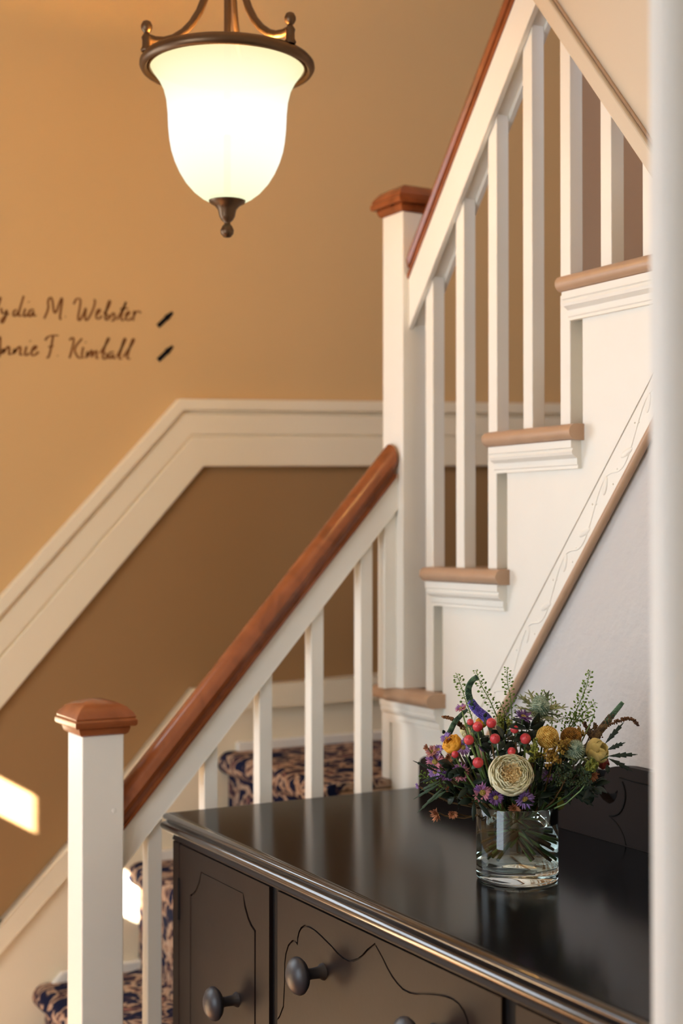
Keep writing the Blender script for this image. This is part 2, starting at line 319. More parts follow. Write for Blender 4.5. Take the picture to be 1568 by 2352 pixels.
FLOWERS = [
{'kind': 'garden_rose', 'p': (1.1872, 1.6207, 1.1114), 'n': (-0.44, -0.778, 0.447), 'r': 0.0311, 'label': 'large open cream garden rose with peach centre, front of bouquet', 'tone': 'cream'},
{'kind': 'rose_bud', 'p': (1.1433, 1.7024, 1.1465), 'n': (-0.742, -0.28, 0.609), 'r': 0.0153, 'label': 'golden yellow ranunculus bloom among purple asters at left of bouquet', 'tone': 'gold'},
{'kind': 'rose_bud', 'p': (1.1987, 1.7398, 1.1575), 'n': (-0.486, -0.212, 0.848), 'r': 0.0144, 'label': 'pale cream bloom half hidden behind red berries at left', 'tone': 'pale'},
{'kind': 'rose_bud', 'p': (1.2237, 1.7427, 1.168), 'n': (-0.2, -0.353, 0.914), 'r': 0.0097, 'label': 'small apricot yellow bloom peeking out below the curved purple spike', 'tone': 'gold'},
{'kind': 'rose_bud', 'p': (1.3239, 1.6003, 1.1367), 'n': (0.197, -0.853, 0.484), 'r': 0.0195, 'label': 'greenish yellow closed rose on right side of bouquet', 'tone': 'lemon'},
{'kind': 'rose_bud', 'p': (1.3445, 1.6121, 1.1159), 'n': (0.467, -0.86, -0.207), 'r': 0.0102, 'label': 'dark red rose hip coloured bud under the greenish yellow rose', 'tone': 'rust'},
{'kind': 'berry', 'pts': [((1.1493, 1.6653, 1.1809), 0.0046), ((1.1565, 1.6579, 1.1748), 0.0072)], 'n': (-0.371, -0.763, 0.529), 'label': 'pair of touching coral berries at upper left of bouquet', 'p': (1.1486, 1.6643, 1.1811)},
{'kind': 'berry', 'pts': [((1.1696, 1.6439, 1.1807), 0.007)], 'n': (-0.371, -0.763, 0.529), 'label': 'single coral berry at upper middle beside the cream and apricot blooms', 'p': (1.1739, 1.65, 1.1797)},
{'kind': 'berry', 'pts': [((1.2007, 1.6316, 1.1713), 0.0058)], 'n': (-0.371, -0.763, 0.529), 'label': 'oval coral berry below the purple half open aster', 'p': (1.2024, 1.634, 1.1709)},
{'kind': 'berry', 'pts': [((1.2166, 1.628, 1.1574), 0.0077)], 'n': (-0.371, -0.763, 0.529), 'label': 'large coral berry left of the yellow button flower', 'p': (1.2157, 1.6268, 1.1577)},
{'kind': 'berry', 'pts': [((1.1735, 1.6402, 1.1589), 0.0072)], 'n': (-0.371, -0.763, 0.529), 'label': 'salmon coral berry in middle of bouquet above dark leaves', 'p': (1.1788, 1.6476, 1.1577)},
{'kind': 'berry', 'pts': [((1.1481, 1.6671, 1.1556), 0.0072)], 'n': (-0.371, -0.763, 0.529), 'label': 'coral berry overlapping the lilac aster beside the golden bloom', 'p': (1.1471, 1.6656, 1.1558)},
{'kind': 'berry', 'pts': [((1.1967, 1.6331, 1.1407), 0.0058)], 'n': (-0.371, -0.763, 0.529), 'label': 'small coral berry just above the large cream rose', 'p': (1.1991, 1.6364, 1.1401)},
{'kind': 'berry', 'pts': [((1.1572, 1.6582, 1.1244), 0.0077)], 'n': (-0.371, -0.763, 0.529), 'label': 'coral berry left of the large cream rose', 'p': (1.1583, 1.6598, 1.1241)},
{'kind': 'berry', 'pts': [((1.1346, 1.6817, 1.1344), 0.0051)], 'n': (-0.371, -0.763, 0.529), 'label': 'small crimson berry under the golden yellow bloom', 'p': (1.1303, 1.6754, 1.1356)},
{'kind': 'aster', 'p': (1.1313, 1.7269, 1.1183), 'n': (-0.769, -0.57, 0.291), 'r': 0.0158, 'label': 'large pink and lilac aster at far left of bouquet', 'tone': 'pink'},
{'kind': 'aster', 'p': (1.1314, 1.7271, 1.1045), 'n': (-0.837, -0.512, -0.191), 'r': 0.0121, 'label': 'lilac aster right below the large pink one at far left', 'tone': 'lilac'},
{'kind': 'aster', 'p': (1.1523, 1.6947, 1.1058), 'n': (-0.65, -0.753, 0.098), 'r': 0.0144, 'label': 'pink rayed aster with yellow green centre, left of the coral berry', 'tone': 'pink'},
{'kind': 'aster', 'p': (1.1705, 1.666, 1.0807), 'n': (-0.577, -0.817, 0.0), 'r': 0.0153, 'label': 'pink rayed aster over the left rim of glass vase', 'tone': 'pink'},
{'kind': 'aster', 'p': (1.1809, 1.6489, 1.0757), 'n': (-0.483, -0.853, -0.196), 'r': 0.0125, 'label': 'shaded plum aster under the large cream rose', 'tone': 'plum'},
{'kind': 'aster', 'p': (1.222, 1.6367, 1.0717), 'n': (-0.306, -0.932, -0.192), 'r': 0.0149, 'label': 'violet aster at lower right of the large cream rose', 'tone': 'lilac'},
{'kind': 'aster', 'p': (1.1544, 1.6904, 1.142), 'n': (-0.565, -0.801, 0.195), 'r': 0.013, 'label': 'lilac aster between golden bloom and coral berry', 'tone': 'lilac'},
{'kind': 'aster', 'p': (1.2638, 1.6337, 1.1003), 'n': (-0.85, -0.004, 0.527), 'r': 0.013, 'label': 'side-facing lilac aster right of the cream rose', 'tone': 'lilac'},
{'kind': 'aster', 'p': (1.2185, 1.6353, 1.1862), 'n': (0.114, -0.411, 0.905), 'r': 0.0144, 'label': 'half open purple aster pointing up beside thistle', 'tone': 'plum'},
{'kind': 'aster', 'p': (1.1523, 1.6924, 1.1965), 'n': (-0.526, -0.068, 0.848), 'r': 0.0093, 'label': 'small pink aster high at left near the dark spike', 'tone': 'pink'},
{'kind': 'aster', 'p': (1.1407, 1.7121, 1.1528), 'n': (-0.744, 0.038, 0.667), 'r': 0.0102, 'label': 'purple aster seen from side above the golden bloom', 'tone': 'lilac'},
{'kind': 'aster', 'p': (1.1271, 1.729, 1.1321), 'n': (-0.735, -0.204, 0.647), 'r': 0.0107, 'label': 'pinkish faded aster at upper far left', 'tone': 'rose'},
{'kind': 'aster', 'p': (1.1411, 1.7127, 1.1), 'n': (-0.647, -0.681, -0.342), 'r': 0.0102, 'label': 'crumpled violet aster left of the pink rayed one', 'tone': 'plum'},
{'kind': 'aster', 'p': (1.1094, 1.7398, 1.0837), 'n': (-0.96, 0.188, -0.206), 'r': 0.0046, 'label': 'tiny lilac floret at leftmost tip of bouquet', 'tone': 'lilac'},
{'kind': 'aster', 'p': (1.1709, 1.6637, 1.1431), 'n': (-0.378, -0.669, 0.64), 'r': 0.0079, 'label': 'dim grey violet aster deep among the leaves', 'tone': 'plum'},
{'kind': 'aster', 'p': (1.1342, 1.7229, 1.1358), 'n': (-0.618, -0.416, 0.667), 'r': 0.0084, 'label': 'small purple aster touching the golden bloom on its left', 'tone': 'lilac'},
{'kind': 'dried', 'p': (1.132, 1.721, 1.0446), 'n': (-0.975, 0.095, -0.199), 'r': 0.0116, 'label': 'dried orange brown daisy hanging lowest at left'},
{'kind': 'dried', 'p': (1.1468, 1.7049, 1.0475), 'n': (-0.507, -0.682, -0.527), 'r': 0.0088, 'label': 'small brown daisy beside the lowest hanging dried one'},
{'kind': 'dried', 'p': (1.2118, 1.6475, 1.0584), 'n': (-0.467, -0.826, -0.316), 'r': 0.0111, 'label': 'orange brown faded daisy at front rim of the vase'},
{'kind': 'dried', 'p': (1.2721, 1.6334, 1.0852), 'n': (-0.373, -0.873, -0.314), 'r': 0.0111, 'label': 'orange brown faded daisy below the side-facing lilac aster'},
{'kind': 'dried', 'p': (1.1423, 1.7082, 1.1257), 'n': (-0.49, -0.866, 0.1), 'r': 0.0084, 'label': 'curled brown flower head between asters at left'},
{'kind': 'dried', 'p': (1.118, 1.7283, 1.1391), 'n': (-0.904, 0.177, 0.389), 'r': 0.0056, 'label': 'dark brown dried bud at far upper left'},
{'kind': 'dried', 'p': (1.1431, 1.7083, 1.0817), 'n': (-0.723, -0.606, -0.331), 'r': 0.0065, 'label': 'small tan bud at lower left above the dangling daisies'},
{'kind': 'dried', 'p': (1.3227, 1.6132, 1.0995), 'n': (0.26, -0.938, -0.229), 'r': 0.0102, 'label': 'dull pink brown dried flower under the greenish yellow rose'},
{'kind': 'button', 'p': (1.2487, 1.6195, 1.1585), 'n': (-0.465, -0.821, 0.33), 'r': 0.0162, 'label': 'bright yellow button flower of bead-like florets'},
{'kind': 'button', 'p': (1.3058, 1.6391, 1.1514), 'n': (-0.228, -0.824, 0.518), 'r': 0.0153, 'label': 'dull golden button flower behind and right of the bright one', 'dull': 1},
{'kind': 'thistle', 'p': (1.2573, 1.6485, 1.1972), 'n': (-0.133, -0.436, 0.89), 'r': 0.0135, 'label': 'tall pale green thistle with long spiky bracts, top of bouquet', 'br': 160},
{'kind': 'thistle', 'p': (1.2764, 1.5927, 1.1423), 'n': (-0.278, -0.71, 0.647), 'r': 0.0121, 'label': 'grey green thistle left of the greenish yellow rose', 'br': 95},
{'kind': 'spike', 'path': [(1.2057, 1.701, 1.1751), (1.2006, 1.7038, 1.1816), (1.1905, 1.7094, 1.1913), (1.1823, 1.7138, 1.2052), (1.1801, 1.7147, 1.2215), (1.1851, 1.7117, 1.2331), (1.1917, 1.7079, 1.2382)], 'r': 0.0046, 'split': 0.42, 'tone': 'purple', 'label': 'arching veronica spike, dark green above and violet blue below'},
{'kind': 'spike', 'path': [(1.1504, 1.7328, 1.1472), (1.1574, 1.7287, 1.1588), (1.1633, 1.7251, 1.1727), (1.1719, 1.72, 1.1839), (1.184, 1.7245, 1.1901)], 'r': 0.0035, 'split': 0, 'tone': 'dark', 'label': 'dark green veronica spike leaning over left side of bouquet'},
{'kind': 'spike', 'path': [(1.3297, 1.6198, 1.151), (1.3417, 1.6128, 1.166), (1.3526, 1.6063, 1.1821), (1.3682, 1.6088, 1.1936), (1.3738, 1.6055, 1.2017)], 'r': 0.0037, 'split': 0.45, 'tone': 'brown', 'label': 'green veronica spike leaning right, brown at its base'},
{'kind': 'spike', 'path': [(1.2746, 1.6625, 1.1519), (1.2698, 1.6649, 1.1704), (1.2673, 1.6661, 1.1797)], 'r': 0.0037, 'split': 0, 'tone': 'dark', 'label': 'short blue green stalk under the tall thistle'},
{'kind': 'cress', 'path': [(1.2017, 1.7378, 1.1759), (1.1943, 1.7416, 1.1994), (1.1874, 1.7451, 1.2229), (1.1817, 1.748, 1.2399)], 'label': 'leftmost pepper cress spray with tiny round pods'},
{'kind': 'cress', 'path': [(1.2344, 1.7193, 1.1759), (1.224, 1.7247, 1.2018), (1.2136, 1.7302, 1.2229), (1.2063, 1.734, 1.2453)], 'label': 'pepper cress spray behind the tip of the curved spike'},
{'kind': 'cress', 'path': [(1.2479, 1.712, 1.1523), (1.2468, 1.7124, 1.1688), (1.2426, 1.7145, 1.1853), (1.2367, 1.7176, 1.1994)], 'label': 'short pepper cress spray left of the tallest middle one'},
{'kind': 'cress', 'path': [(1.2531, 1.7091, 1.1523), (1.2529, 1.7088, 1.1759), (1.2506, 1.7096, 1.2065), (1.2468, 1.7114, 1.2276), (1.2462, 1.7113, 1.2493)], 'label': 'tallest upright pepper cress spray in middle of bouquet'},
{'kind': 'cress', 'path': [(1.3187, 1.6721, 1.1476), (1.3287, 1.666, 1.1712), (1.3388, 1.6599, 1.197), (1.3276, 1.6313, 1.2238), (1.3518, 1.6517, 1.2446)], 'label': 'tall pepper cress spray rising on right side'},
{'kind': 'cress', 'path': [(1.3288, 1.6661, 1.1641), (1.3389, 1.6601, 1.177), (1.3298, 1.6305, 1.1913), (1.3394, 1.6249, 1.2017)], 'label': 'small pepper cress side spray right of the tall right one'},
{'kind': 'cress', 'path': [(1.3022, 1.6813, 1.1523), (1.3041, 1.6799, 1.1712), (1.3036, 1.6799, 1.1923), (1.3014, 1.6808, 1.2107)], 'label': 'pepper cress spray directly right of the tall thistle'},
{'kind': 'cress', 'path': [(1.2835, 1.6912, 1.1947), (1.2896, 1.6876, 1.2053), (1.2967, 1.6834, 1.2128)], 'label': 'fine pepper cress tip crossing the tall thistle'},
{'kind': 'cress', 'path': [(1.338, 1.6261, 1.1843), (1.339, 1.6602, 1.1712), (1.3246, 1.6682, 1.1759), (1.3123, 1.6752, 1.1723)], 'label': 'low pepper cress spray spreading right behind the button flowers'},
{'kind': 'cress', 'path': [(1.1799, 1.752, 1.0676), (1.1635, 1.7611, 1.0746), (1.1491, 1.7691, 1.0841), (1.1367, 1.7759, 1.0946)], 'label': 'pale green cress sprig drooping at lower left'},
{'kind': 'tassel', 'path': [(1.1822, 1.7261, 1.1621), (1.172, 1.7317, 1.1714), (1.1638, 1.7362, 1.1773), (1.1547, 1.7413, 1.1789)], 'label': 'brown seed tassel arching out at upper left'},
{'kind': 'tassel', 'path': [(1.3406, 1.6366, 1.1551), (1.3608, 1.6249, 1.1668), (1.381, 1.6133, 1.1756), (1.3932, 1.6065, 1.1756), (1.4004, 1.6026, 1.1668)], 'label': 'brown seed tassel arching out farthest right'},
{'kind': 'tassel', 'path': [(1.3468, 1.6333, 1.1411), (1.3406, 1.6366, 1.1551), (1.3344, 1.6399, 1.1644), (1.3323, 1.641, 1.1714)], 'label': 'short brown seed tassel left of the right veronica spike'},
{'kind': 'tassel', 'path': [(1.3528, 1.6298, 1.1504), (1.3476, 1.6325, 1.1621), (1.3455, 1.6335, 1.1691)], 'label': 'dark brown seed tassel standing behind the greenish yellow rose'},
{'kind': 'filler', 'p': (1.2259, 1.6155, 1.1431), 'n': (-0.348, -0.615, 0.707), 'r': 0.0174, 'label': 'olive goldenrod clump left of bright yellow button flower base', 'tone': 'olive'},
{'kind': 'filler', 'p': (1.2455, 1.6045, 1.1341), 'n': (-0.348, -0.615, 0.707), 'r': 0.0186, 'label': 'golden brown filler clump below the bright yellow button flower', 'tone': 'gold'},
{'kind': 'filler', 'p': (1.2571, 1.5977, 1.1521), 'n': (-0.348, -0.615, 0.707), 'r': 0.0162, 'label': 'rusty gold filler clump between the two button flowers', 'tone': 'gold'},
{'kind': 'filler', 'p': (1.2945, 1.577, 1.1229), 'n': (-0.348, -0.615, 0.707), 'r': 0.0144, 'label': 'yellow green filler tuft below the greenish yellow rose', 'tone': 'olive'},
{'kind': 'filler', 'p': (1.2849, 1.5828, 1.1026), 'n': (-0.348, -0.615, 0.707), 'r': 0.0186, 'label': 'dark green seed clump at lower right of bouquet', 'tone': 'dark'},
{'kind': 'filler', 'p': (1.2594, 1.5971, 1.1071), 'n': (-0.348, -0.615, 0.707), 'r': 0.0197, 'label': 'dark tiny leaved filler clump behind the side-facing aster', 'tone': 'dark'},
{'kind': 'filler', 'p': (1.2183, 1.6203, 1.1161), 'n': (-0.348, -0.615, 0.707), 'r': 0.0162, 'label': 'brown dark filler clump touching right edge of the cream rose', 'tone': 'dark2'},
{'kind': 'filler', 'p': (1.3361, 1.6276, 1.1565), 'n': (-0.348, -0.615, 0.707), 'r': 0.0139, 'label': 'dark brown seed clump at upper right above rose', 'tone': 'brown'},
{'kind': 'filler', 'p': (1.225, 1.6902, 1.1704), 'n': (-0.348, -0.615, 0.707), 'r': 0.0162, 'label': 'light olive filler tuft in middle behind the berries', 'tone': 'olive'},
{'kind': 'filler', 'p': (1.3149, 1.6396, 1.1565), 'n': (-0.348, -0.615, 0.707), 'r': 0.0139, 'label': 'mossy gold filler tuft behind the dull button flower', 'tone': 'gold'},
{'kind': 'leaves', 'lv': [((1.3271, 1.5814, 1.131), (1.3563, 1.5591, 1.134)), ((1.3271, 1.5815, 1.1276), (1.3516, 1.5622, 1.1118)), ((1.326, 1.5819, 1.1401), (1.3424, 1.5667, 1.1503)), ((1.323, 1.5834, 1.1492), (1.3402, 1.5674, 1.1771)), ((1.3252, 1.5827, 1.1196), (1.323, 1.5784, 1.108))], 'w': 0.0084, 'style': 'tooth', 'label': 'toothed dark leaf sprig fanning out farthest right', 'p': (1.3369, 1.5931, 1.1287)},
{'kind': 'leaves', 'lv': [((1.282, 1.6077, 1.0833), (1.3094, 1.5866, 1.0752)), ((1.278, 1.61, 1.0833), (1.3036, 1.5901, 1.0634)), ((1.2741, 1.6122, 1.0856), (1.277, 1.6051, 1.065)), ((1.2898, 1.6032, 1.0901), (1.3064, 1.5882, 1.0842))], 'w': 0.0107, 'style': 'tooth', 'label': 'toothed dark leaf sprig drooping at lower right over the sideboard', 'p': (1.2915, 1.6197, 1.0806)},
{'kind': 'leaves', 'lv': [((1.1238, 1.697, 1.0947), (1.0887, 1.7115, 1.0733)), ((1.1259, 1.696, 1.0879), (1.0934, 1.7092, 1.0552)), ((1.1218, 1.6981, 1.0969), (1.0955, 1.7075, 1.0842)), ((1.1298, 1.6938, 1.0833), (1.1035, 1.7033, 1.0661))], 'w': 0.0051, 'style': 'tooth', 'label': 'feathery grey green leaf sprig drooping at lower left', 'p': (1.1322, 1.7096, 1.0921)},
{'kind': 'leaves', 'lv': [((1.1178, 1.7002, 1.1083), (1.0873, 1.7114, 1.1241)), ((1.1198, 1.699, 1.1128), (1.1012, 1.7037, 1.1204)), ((1.1218, 1.698, 1.1038), (1.0954, 1.7073, 1.0955))], 'w': 0.0051, 'style': 'tooth', 'label': 'narrow dark leaf sprig pointing left at far left', 'p': (1.1261, 1.7128, 1.1058)},
{'kind': 'leaves', 'lv': [((1.1626, 1.6756, 1.0674), (1.1589, 1.6724, 1.0405))], 'w': 0.006, 'style': 'plain', 'label': 'dark leaf hanging straight down outside left rim of vase', 'p': (1.1712, 1.688, 1.0646)},
{'kind': 'leaves', 'lv': [((1.1675, 1.6728, 1.0663), (1.1806, 1.66, 1.0448))], 'w': 0.0065, 'style': 'plain', 'label': 'dark leaf hanging diagonally in front of the glass near left rim', 'p': (1.1762, 1.6852, 1.0635)},
{'kind': 'leaves', 'lv': [((1.2672, 1.6163, 1.0731), (1.2956, 1.6524, 1.044))], 'w': 0.0121, 'style': 'pale', 'label': 'pale yellow green leaf against right rim of vase', 'p': (1.2766, 1.6282, 1.0704)},
{'kind': 'leaves', 'lv': [((1.1745, 1.6668, 1.1855), (1.1736, 1.6615, 1.1929)), ((1.1253, 1.695, 1.1628), (1.1209, 1.6917, 1.1684)), ((1.2399, 1.6301, 1.1673), (1.231, 1.6296, 1.1589))], 'w': 0.0051, 'style': 'plain', 'label': 'small dark green leaf tips around top of bouquet', 'p': (1.1832, 1.6791, 1.1835)},
{'kind': 'leaves', 'lv': [((1.1569, 1.6771, 1.1696), (1.1583, 1.6704, 1.1771)), ((1.2144, 1.645, 1.1401), (1.2076, 1.6434, 1.1254)), ((1.2164, 1.644, 1.131), (1.2203, 1.636, 1.1386)), ((1.2105, 1.6473, 1.1378), (1.2144, 1.6394, 1.1295))], 'w': 0.007, 'style': 'plain', 'label': 'dark sepal-like leaves around the middle coral berries', 'p': (1.1654, 1.6895, 1.1675)},
{'kind': 'leaves', 'lv': [((1.211, 1.7434, 1.1416), (1.2055, 1.7629, 1.1526)), ((1.2188, 1.7391, 1.139), (1.2342, 1.7406, 1.143)), ((1.1762, 1.679, 1.1501), (1.1875, 1.6755, 1.1566)), ((1.1731, 1.6847, 1.1482), (1.1774, 1.711, 1.1495)), ((1.1672, 1.671, 1.1557), (1.1724, 1.6759, 1.1669)), ((1.1753, 1.6751, 1.1431), (1.1731, 1.6569, 1.138)), ((1.2192, 1.7411, 1.137), (1.2408, 1.7316, 1.1388)), ((1.197, 1.7208, 1.1477), (1.2072, 1.7471, 1.1555)), ((1.1707, 1.6723, 1.151), (1.1692, 1.6486, 1.1624)), ((1.1626, 1.6573, 1.1492), (1.1815, 1.659, 1.1423)), ((1.1843, 1.7029, 1.1382), (1.1706, 1.6981, 1.1281)), ((1.2159, 1.7447, 1.1362), (1.1812, 1.7313, 1.1383)), ((1.2059, 1.7276, 1.1406), (1.2011, 1.7208, 1.161))], 'w': 0.0103, 'style': 'broad', 'label': 'dark green leafy foliage behind the left coral berries', 'p': (1.1928, 1.7089, 1.1426)},
{'kind': 'leaves', 'lv': [((1.2511, 1.7222, 1.1413), (1.252, 1.7008, 1.1432)), ((1.2112, 1.6708, 1.1583), (1.2066, 1.6631, 1.1792)), ((1.2345, 1.7066, 1.1448), (1.2259, 1.732, 1.1452)), ((1.1994, 1.6469, 1.1603), (1.2008, 1.635, 1.1701)), ((1.2446, 1.7221, 1.1442), (1.2302, 1.7332, 1.1568)), ((1.1937, 1.6487, 1.1525), (1.1761, 1.6346, 1.1431)), ((1.1919, 1.6461, 1.1572), (1.2012, 1.6741, 1.172)), ((1.2241, 1.6938, 1.1475), (1.2206, 1.7183, 1.1478)), ((1.2452, 1.7208, 1.1416), (1.2138, 1.7064, 1.1415)), ((1.2333, 1.7053, 1.1447), (1.2292, 1.7387, 1.14)), ((1.2155, 1.6794, 1.1507), (1.1901, 1.6693, 1.167)), ((1.2538, 1.726, 1.1444), (1.2744, 1.7385, 1.1532)), ((1.2389, 1.7018, 1.1455), (1.2538, 1.692, 1.148))], 'w': 0.0091, 'style': 'broad', 'label': 'dark green leafy foliage between the middle berries', 'p': (1.2251, 1.6905, 1.1472)},
{'kind': 'leaves', 'lv': [((1.232, 1.7375, 1.115), (1.2374, 1.7664, 1.1035)), ((1.1775, 1.6595, 1.1343), (1.1585, 1.6544, 1.1474)), ((1.2229, 1.7181, 1.1242), (1.2365, 1.7291, 1.141)), ((1.1944, 1.683, 1.1334), (1.1954, 1.6963, 1.1478)), ((1.2154, 1.711, 1.1156), (1.2052, 1.7028, 1.1022)), ((1.1789, 1.6493, 1.1348), (1.1967, 1.6424, 1.14)), ((1.2242, 1.7212, 1.1156), (1.2294, 1.7287, 1.0964)), ((1.2208, 1.7134, 1.1267), (1.2366, 1.7269, 1.1376)), ((1.2126, 1.7122, 1.1162), (1.2176, 1.7426, 1.0959)), ((1.1882, 1.6628, 1.1319), (1.2156, 1.6705, 1.133)), ((1.223, 1.71, 1.1239), (1.246, 1.7128, 1.1278)), ((1.2171, 1.7069, 1.1179), (1.2234, 1.6982, 1.1022)), ((1.2147, 1.7148, 1.1255), (1.1847, 1.6989, 1.1428))], 'w': 0.0086, 'style': 'broad', 'label': 'dark green leafy foliage left above the cream rose', 'p': (1.2091, 1.7, 1.124)},
{'kind': 'leaves', 'lv': [((1.2142, 1.7115, 1.0908), (1.2022, 1.7274, 1.0832)), ((1.1799, 1.6545, 1.1024), (1.1818, 1.6281, 1.1022)), ((1.1756, 1.6547, 1.1012), (1.1693, 1.656, 1.0903)), ((1.1856, 1.6735, 1.0963), (1.1872, 1.7007, 1.0806)), ((1.2021, 1.6849, 1.0967), (1.2035, 1.6575, 1.1006)), ((1.2125, 1.7036, 1.0943), (1.2054, 1.6794, 1.111)), ((1.2286, 1.7362, 1.0884), (1.2254, 1.76, 1.0893)), ((1.1927, 1.6854, 1.0947), (1.1638, 1.6772, 1.0894)), ((1.2279, 1.7378, 1.0913), (1.2175, 1.751, 1.0997)), ((1.1803, 1.6607, 1.1012), (1.1711, 1.6708, 1.085)), ((1.2253, 1.73, 1.0919), (1.2114, 1.7291, 1.1013)), ((1.2314, 1.7364, 1.0854), (1.2148, 1.7376, 1.081)), ((1.1946, 1.671, 1.1007), (1.2312, 1.6834, 1.1006))], 'w': 0.01, 'style': 'broad', 'label': 'dark green leafy foliage left of the cream rose', 'p': (1.2094, 1.7004, 1.0938)},
{'kind': 'leaves', 'lv': [((1.1724, 1.7119, 1.0797), (1.153, 1.7083, 1.0749)), ((1.1708, 1.7069, 1.0838), (1.1517, 1.7035, 1.0843)), ((1.1811, 1.7119, 1.0842), (1.177, 1.6982, 1.105)), ((1.1672, 1.6877, 1.089), (1.1723, 1.6608, 1.0997)), ((1.182, 1.7043, 1.0844), (1.201, 1.7036, 1.0838)), ((1.1931, 1.7326, 1.08), (1.1714, 1.7309, 1.0932)), ((1.1779, 1.7133, 1.0837), (1.1626, 1.7195, 1.087)), ((1.1482, 1.6705, 1.0882), (1.1283, 1.6649, 1.0773)), ((1.1755, 1.7166, 1.0807), (1.1397, 1.7034, 1.0804)), ((1.1922, 1.7268, 1.0849), (1.1993, 1.7316, 1.0985)), ((1.1691, 1.7016, 1.0851), (1.161, 1.7306, 1.0792)), ((1.1548, 1.6704, 1.0852), (1.1711, 1.6847, 1.0688)), ((1.1948, 1.7341, 1.0814), (1.2033, 1.7574, 1.0916))], 'w': 0.0085, 'style': 'broad', 'label': 'dark green leafy foliage under the pink rayed aster', 'p': (1.1832, 1.7154, 1.0822)},
{'kind': 'leaves', 'lv': [((1.1489, 1.7059, 1.0723), (1.1211, 1.6977, 1.0739)), ((1.1457, 1.6955, 1.0757), (1.14, 1.7207, 1.0818)), ((1.1764, 1.7377, 1.0667), (1.1972, 1.7588, 1.0787)), ((1.1845, 1.7476, 1.0632), (1.1933, 1.7232, 1.0664)), ((1.1381, 1.6882, 1.0814), (1.1187, 1.6846, 1.0992)), ((1.1618, 1.7086, 1.074), (1.1611, 1.6855, 1.0836)), ((1.1546, 1.7085, 1.0733), (1.1319, 1.6916, 1.0856)), ((1.1906, 1.7486, 1.0602), (1.1941, 1.7215, 1.0583)), ((1.1581, 1.7199, 1.0677), (1.1598, 1.7494, 1.057)), ((1.1387, 1.69, 1.0722), (1.1351, 1.7013, 1.0628)), ((1.1657, 1.7315, 1.0676), (1.1375, 1.7311, 1.0709)), ((1.1586, 1.7229, 1.0714), (1.1335, 1.7117, 1.0796)), ((1.1445, 1.6902, 1.0697), (1.1532, 1.7002, 1.0531))], 'w': 0.0106, 'style': 'broad', 'label': 'dark green leafy foliage above the dangling dried daisies', 'p': (1.1671, 1.7247, 1.0683)},
{'kind': 'leaves', 'lv': [((1.1992, 1.6524, 1.0805), (1.2177, 1.6487, 1.0708)), ((1.2105, 1.6701, 1.0732), (1.2227, 1.6841, 1.0506)), ((1.2008, 1.6547, 1.0806), (1.2349, 1.6667, 1.0725)), ((1.2499, 1.7263, 1.0672), (1.2499, 1.7375, 1.0776)), ((1.2142, 1.6717, 1.082), (1.2099, 1.6555, 1.0956)), ((1.2126, 1.6765, 1.0734), (1.1913, 1.6636, 1.063)), ((1.2199, 1.678, 1.0814), (1.2409, 1.6901, 1.0928)), ((1.2317, 1.7085, 1.0703), (1.2109, 1.713, 1.0733)), ((1.1944, 1.6449, 1.0816), (1.2175, 1.6588, 1.0711)), ((1.2184, 1.6834, 1.0747), (1.2135, 1.7131, 1.0683)), ((1.1936, 1.6525, 1.0848), (1.1704, 1.6416, 1.0984)), ((1.2467, 1.717, 1.0639), (1.2425, 1.6955, 1.0553)), ((1.208, 1.6672, 1.0761), (1.1983, 1.6545, 1.0657))], 'w': 0.0099, 'style': 'broad', 'label': 'dark green leafy foliage under the cream rose', 'p': (1.2257, 1.6915, 1.073)},
{'kind': 'leaves', 'lv': [((1.2967, 1.695, 1.1031), (1.3242, 1.6925, 1.0972)), ((1.2375, 1.6292, 1.1245), (1.2364, 1.6412, 1.1364)), ((1.2422, 1.6322, 1.1111), (1.2269, 1.6205, 1.0977)), ((1.2603, 1.6507, 1.1127), (1.2911, 1.666, 1.1061)), ((1.2488, 1.643, 1.1117), (1.2481, 1.6596, 1.099)), ((1.2758, 1.6746, 1.1112), (1.2893, 1.6972, 1.1194)), ((1.2293, 1.6204, 1.1258), (1.2041, 1.6041, 1.1415)), ((1.2686, 1.6638, 1.1119), (1.2893, 1.6856, 1.122)), ((1.2361, 1.6245, 1.1188), (1.2364, 1.6518, 1.1166)), ((1.2474, 1.6389, 1.1156), (1.211, 1.6285, 1.1189)), ((1.2573, 1.6532, 1.1111), (1.2409, 1.6491, 1.1062)), ((1.251, 1.6292, 1.1143), (1.262, 1.6236, 1.1107)), ((1.252, 1.6448, 1.1135), (1.2245, 1.6334, 1.1083))], 'w': 0.0102, 'style': 'broad', 'label': 'dark green leafy foliage right of the cream rose', 'p': (1.2698, 1.6659, 1.1101)},
